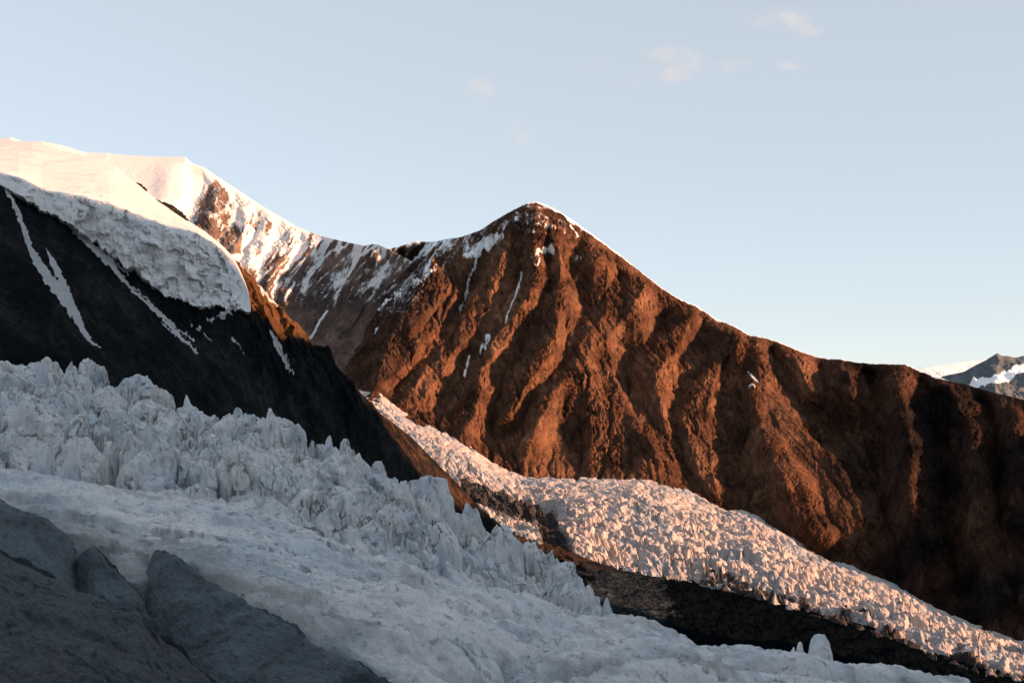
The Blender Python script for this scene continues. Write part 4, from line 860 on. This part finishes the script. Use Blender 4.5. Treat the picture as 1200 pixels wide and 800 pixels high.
fold_sheet('ice_mound', [(-140, 560, 84), (-40, 572, 83), (0, 581, 82), (27, 592, 81), (48, 603, 80), (60, 606, 80), (78, 619, 79), (86, 632, 78), (91, 652, 77), (96, 690, 76)],
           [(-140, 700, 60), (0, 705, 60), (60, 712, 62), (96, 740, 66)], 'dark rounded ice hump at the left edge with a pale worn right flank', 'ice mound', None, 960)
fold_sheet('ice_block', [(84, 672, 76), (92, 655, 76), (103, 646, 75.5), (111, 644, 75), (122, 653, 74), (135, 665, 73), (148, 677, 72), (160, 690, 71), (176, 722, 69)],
           [(84, 740, 66), (111, 745, 64), (140, 755, 62), (176, 775, 60)], 'brownish darkened ice block between the dark hump and the angular slab', 'ice block', None, 970, n=300)
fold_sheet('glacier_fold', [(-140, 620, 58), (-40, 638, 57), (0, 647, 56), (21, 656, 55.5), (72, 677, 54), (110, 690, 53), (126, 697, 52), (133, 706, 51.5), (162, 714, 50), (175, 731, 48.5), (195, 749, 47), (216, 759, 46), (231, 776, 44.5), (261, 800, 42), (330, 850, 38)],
           [(-140, 960, 16), (0, 960, 16), (150, 960, 17), (330, 975, 22)], 'nearest dark shaded ice fold filling the bottom left corner', 'glacier', 'structure', 980, back=(3, 4), m=620, n=640, mt=M_deep_shade)

# ================================================================= SERACS OF THE LOWER GLACIER (copies of a few shapes)
protos = [block_mesh('serac', 1, 1.1, 1, 2000 + i, n=10, box=2.6, taper=.62, cuts=8, rough=.12, peak=.3, cutmin=.5) for i in range(7)]
for m_ in protos: m_.materials.append(M_lows); m_.polygons.foreach_set('use_smooth', np.zeros(len(m_.polygons), bool))
rs = np.random.RandomState(12); cnt = 0
ok = np.argwhere((GT > .4) & (GT < .9) & (GPX > 760) & (GPX < 1195))
clus = fbm(GX / 90, GY / 90, 3, 2, seed=577)
while cnt < 130:
    j = tuple(ok[rs.randint(len(ok))])
    if clus[j] < rs.uniform(-.3, .35): continue
    x, y, z = GX[j], GY[j], GZ[j]
    hgt = rs.uniform(12, 26) * (1 if GPX[j] > 800 else .8); wd = rs.uniform(.6, 1.0) * hgt
    o = bpy.data.objects.new('serac', protos[rs.randint(7)]); C.objects.link(o)
    o.location = (x, y, z - hgt * .5); o.scale = (wd, wd * rs.uniform(.8, 1.3), hgt); o.rotation_euler.z = rs.uniform(0, 6.28)
    o['label'] = 'pointed sunlit ice pinnacle among many on the pink lower glacier'; o['category'] = 'serac'; o['group'] = 'seracs of the lower glacier'
    cnt += 1

# ================================================================= ROCK OUTCROPS ON THE SNOW DOME
for i, (pts, lab) in enumerate([([(143, 211, 1388), (152, 216, 1384), (160, 219, 1380), (172, 224, 1372)], 'short dark rock band on the snow dome edge, nearer the summit side'),
                                ([(177, 234, 1362), (190, 242, 1352), (204, 250, 1340), (219, 259, 1322)], 'longer dark rock band on the snow dome edge above the ice cliff')]):
    a = np.array([pt(*p) for p in pts]); t = np.linspace(0, 1, 60); tk = np.linspace(0, 1, len(a)); th = np.linspace(0, 2 * np.pi, 20)[:, None]
    c_ = [np.interp(t, tk, a[:, q]) for q in range(3)]; rad = (5.0 + 1.5 * i) * np.sin(np.pi * np.clip(t, .02, .98)) ** .6
    X = c_[0] + rad * 1.2 * np.cos(th); Y = c_[1] + rad * 1.5 * np.sin(th) * .8; Z = c_[2] + rad * .8 * np.sin(th + .5)
    nz = 1.2 * fbm(X / 5, Y / 5, Z / 5, 4, .6, seed=i); Z = Z + nz; X = X + nz
    link('rock_outcrop', grid_mesh('rock_outcrop', X, Y, Z, {'snow': 0 * Z}), M_dark, lab, 'rock outcrop', None, 'rock bands on the snow dome')

# ================================================================= CLOUDS
M_cloud, nt, b = mat('thin_cloud'); nt.nodes.remove(b); k = N(nt); out = nt.nodes['Material Output']
tc = k.n('ShaderNodeTexCoord'); sep = k.n('ShaderNodeVectorMath', operation='LENGTH'); nt.links.new(tc.outputs['Object'], sep.inputs[0])
fall = k.step(sep.outputs['Value'], 1.0, .15)
nz = k.step(k.noise(k.pos((1, 1, 1.6)), .0011, 6, .6, .6), .42, .68)
vol = k.n('ShaderNodeVolumePrincipled'); vol.inputs['Color'].default_value = (.82, .94, 1, 1); vol.inputs['Anisotropy'].default_value = .2
nt.links.new(k.math('MULTIPLY', k.math('MULTIPLY', fall, nz), .0013), vol.inputs['Density']); nt.links.new(vol.outputs[0], out.inputs['Volume'])
DC = 26000.0
for px, py, wp, hp, lab in [(912, 24, 74, 24, 'brightest wispy cloud strip highest at the upper right'), (946, 36, 46, 16, 'small wisp trailing under the brightest cloud strip'), (786, 76, 84, 44, 'largest faint cloud puff high above the peak ridge'), (858, 77, 54, 18, 'small flat cloud right of the largest puff'),
                            (697, 76, 50, 18, 'faint cloud shred left of the largest puff'), (735, 98, 60, 18, 'dim thin cloud streak below the largest puff'), (565, 104, 46, 30, 'pale small puff left of the summit'), (609, 156, 44, 32, 'lowest tiny cloud puff just above the summit'), (928, 76, 50, 14, 'barely visible cloud wisp far right below the brightest strip')]:
    v, q = cube_sphere(9); v = v / np.linalg.norm(v, axis=1)[:, None]
    o = link('cloud', raw_mesh('cloud', v, q), M_cloud, lab, 'cloud', None, 'wispy clouds')
    o.location = pt(px, py, DC); o.scale = (wp / F * DC * .62, wp / F * DC * .5, hp / F * DC * .62)
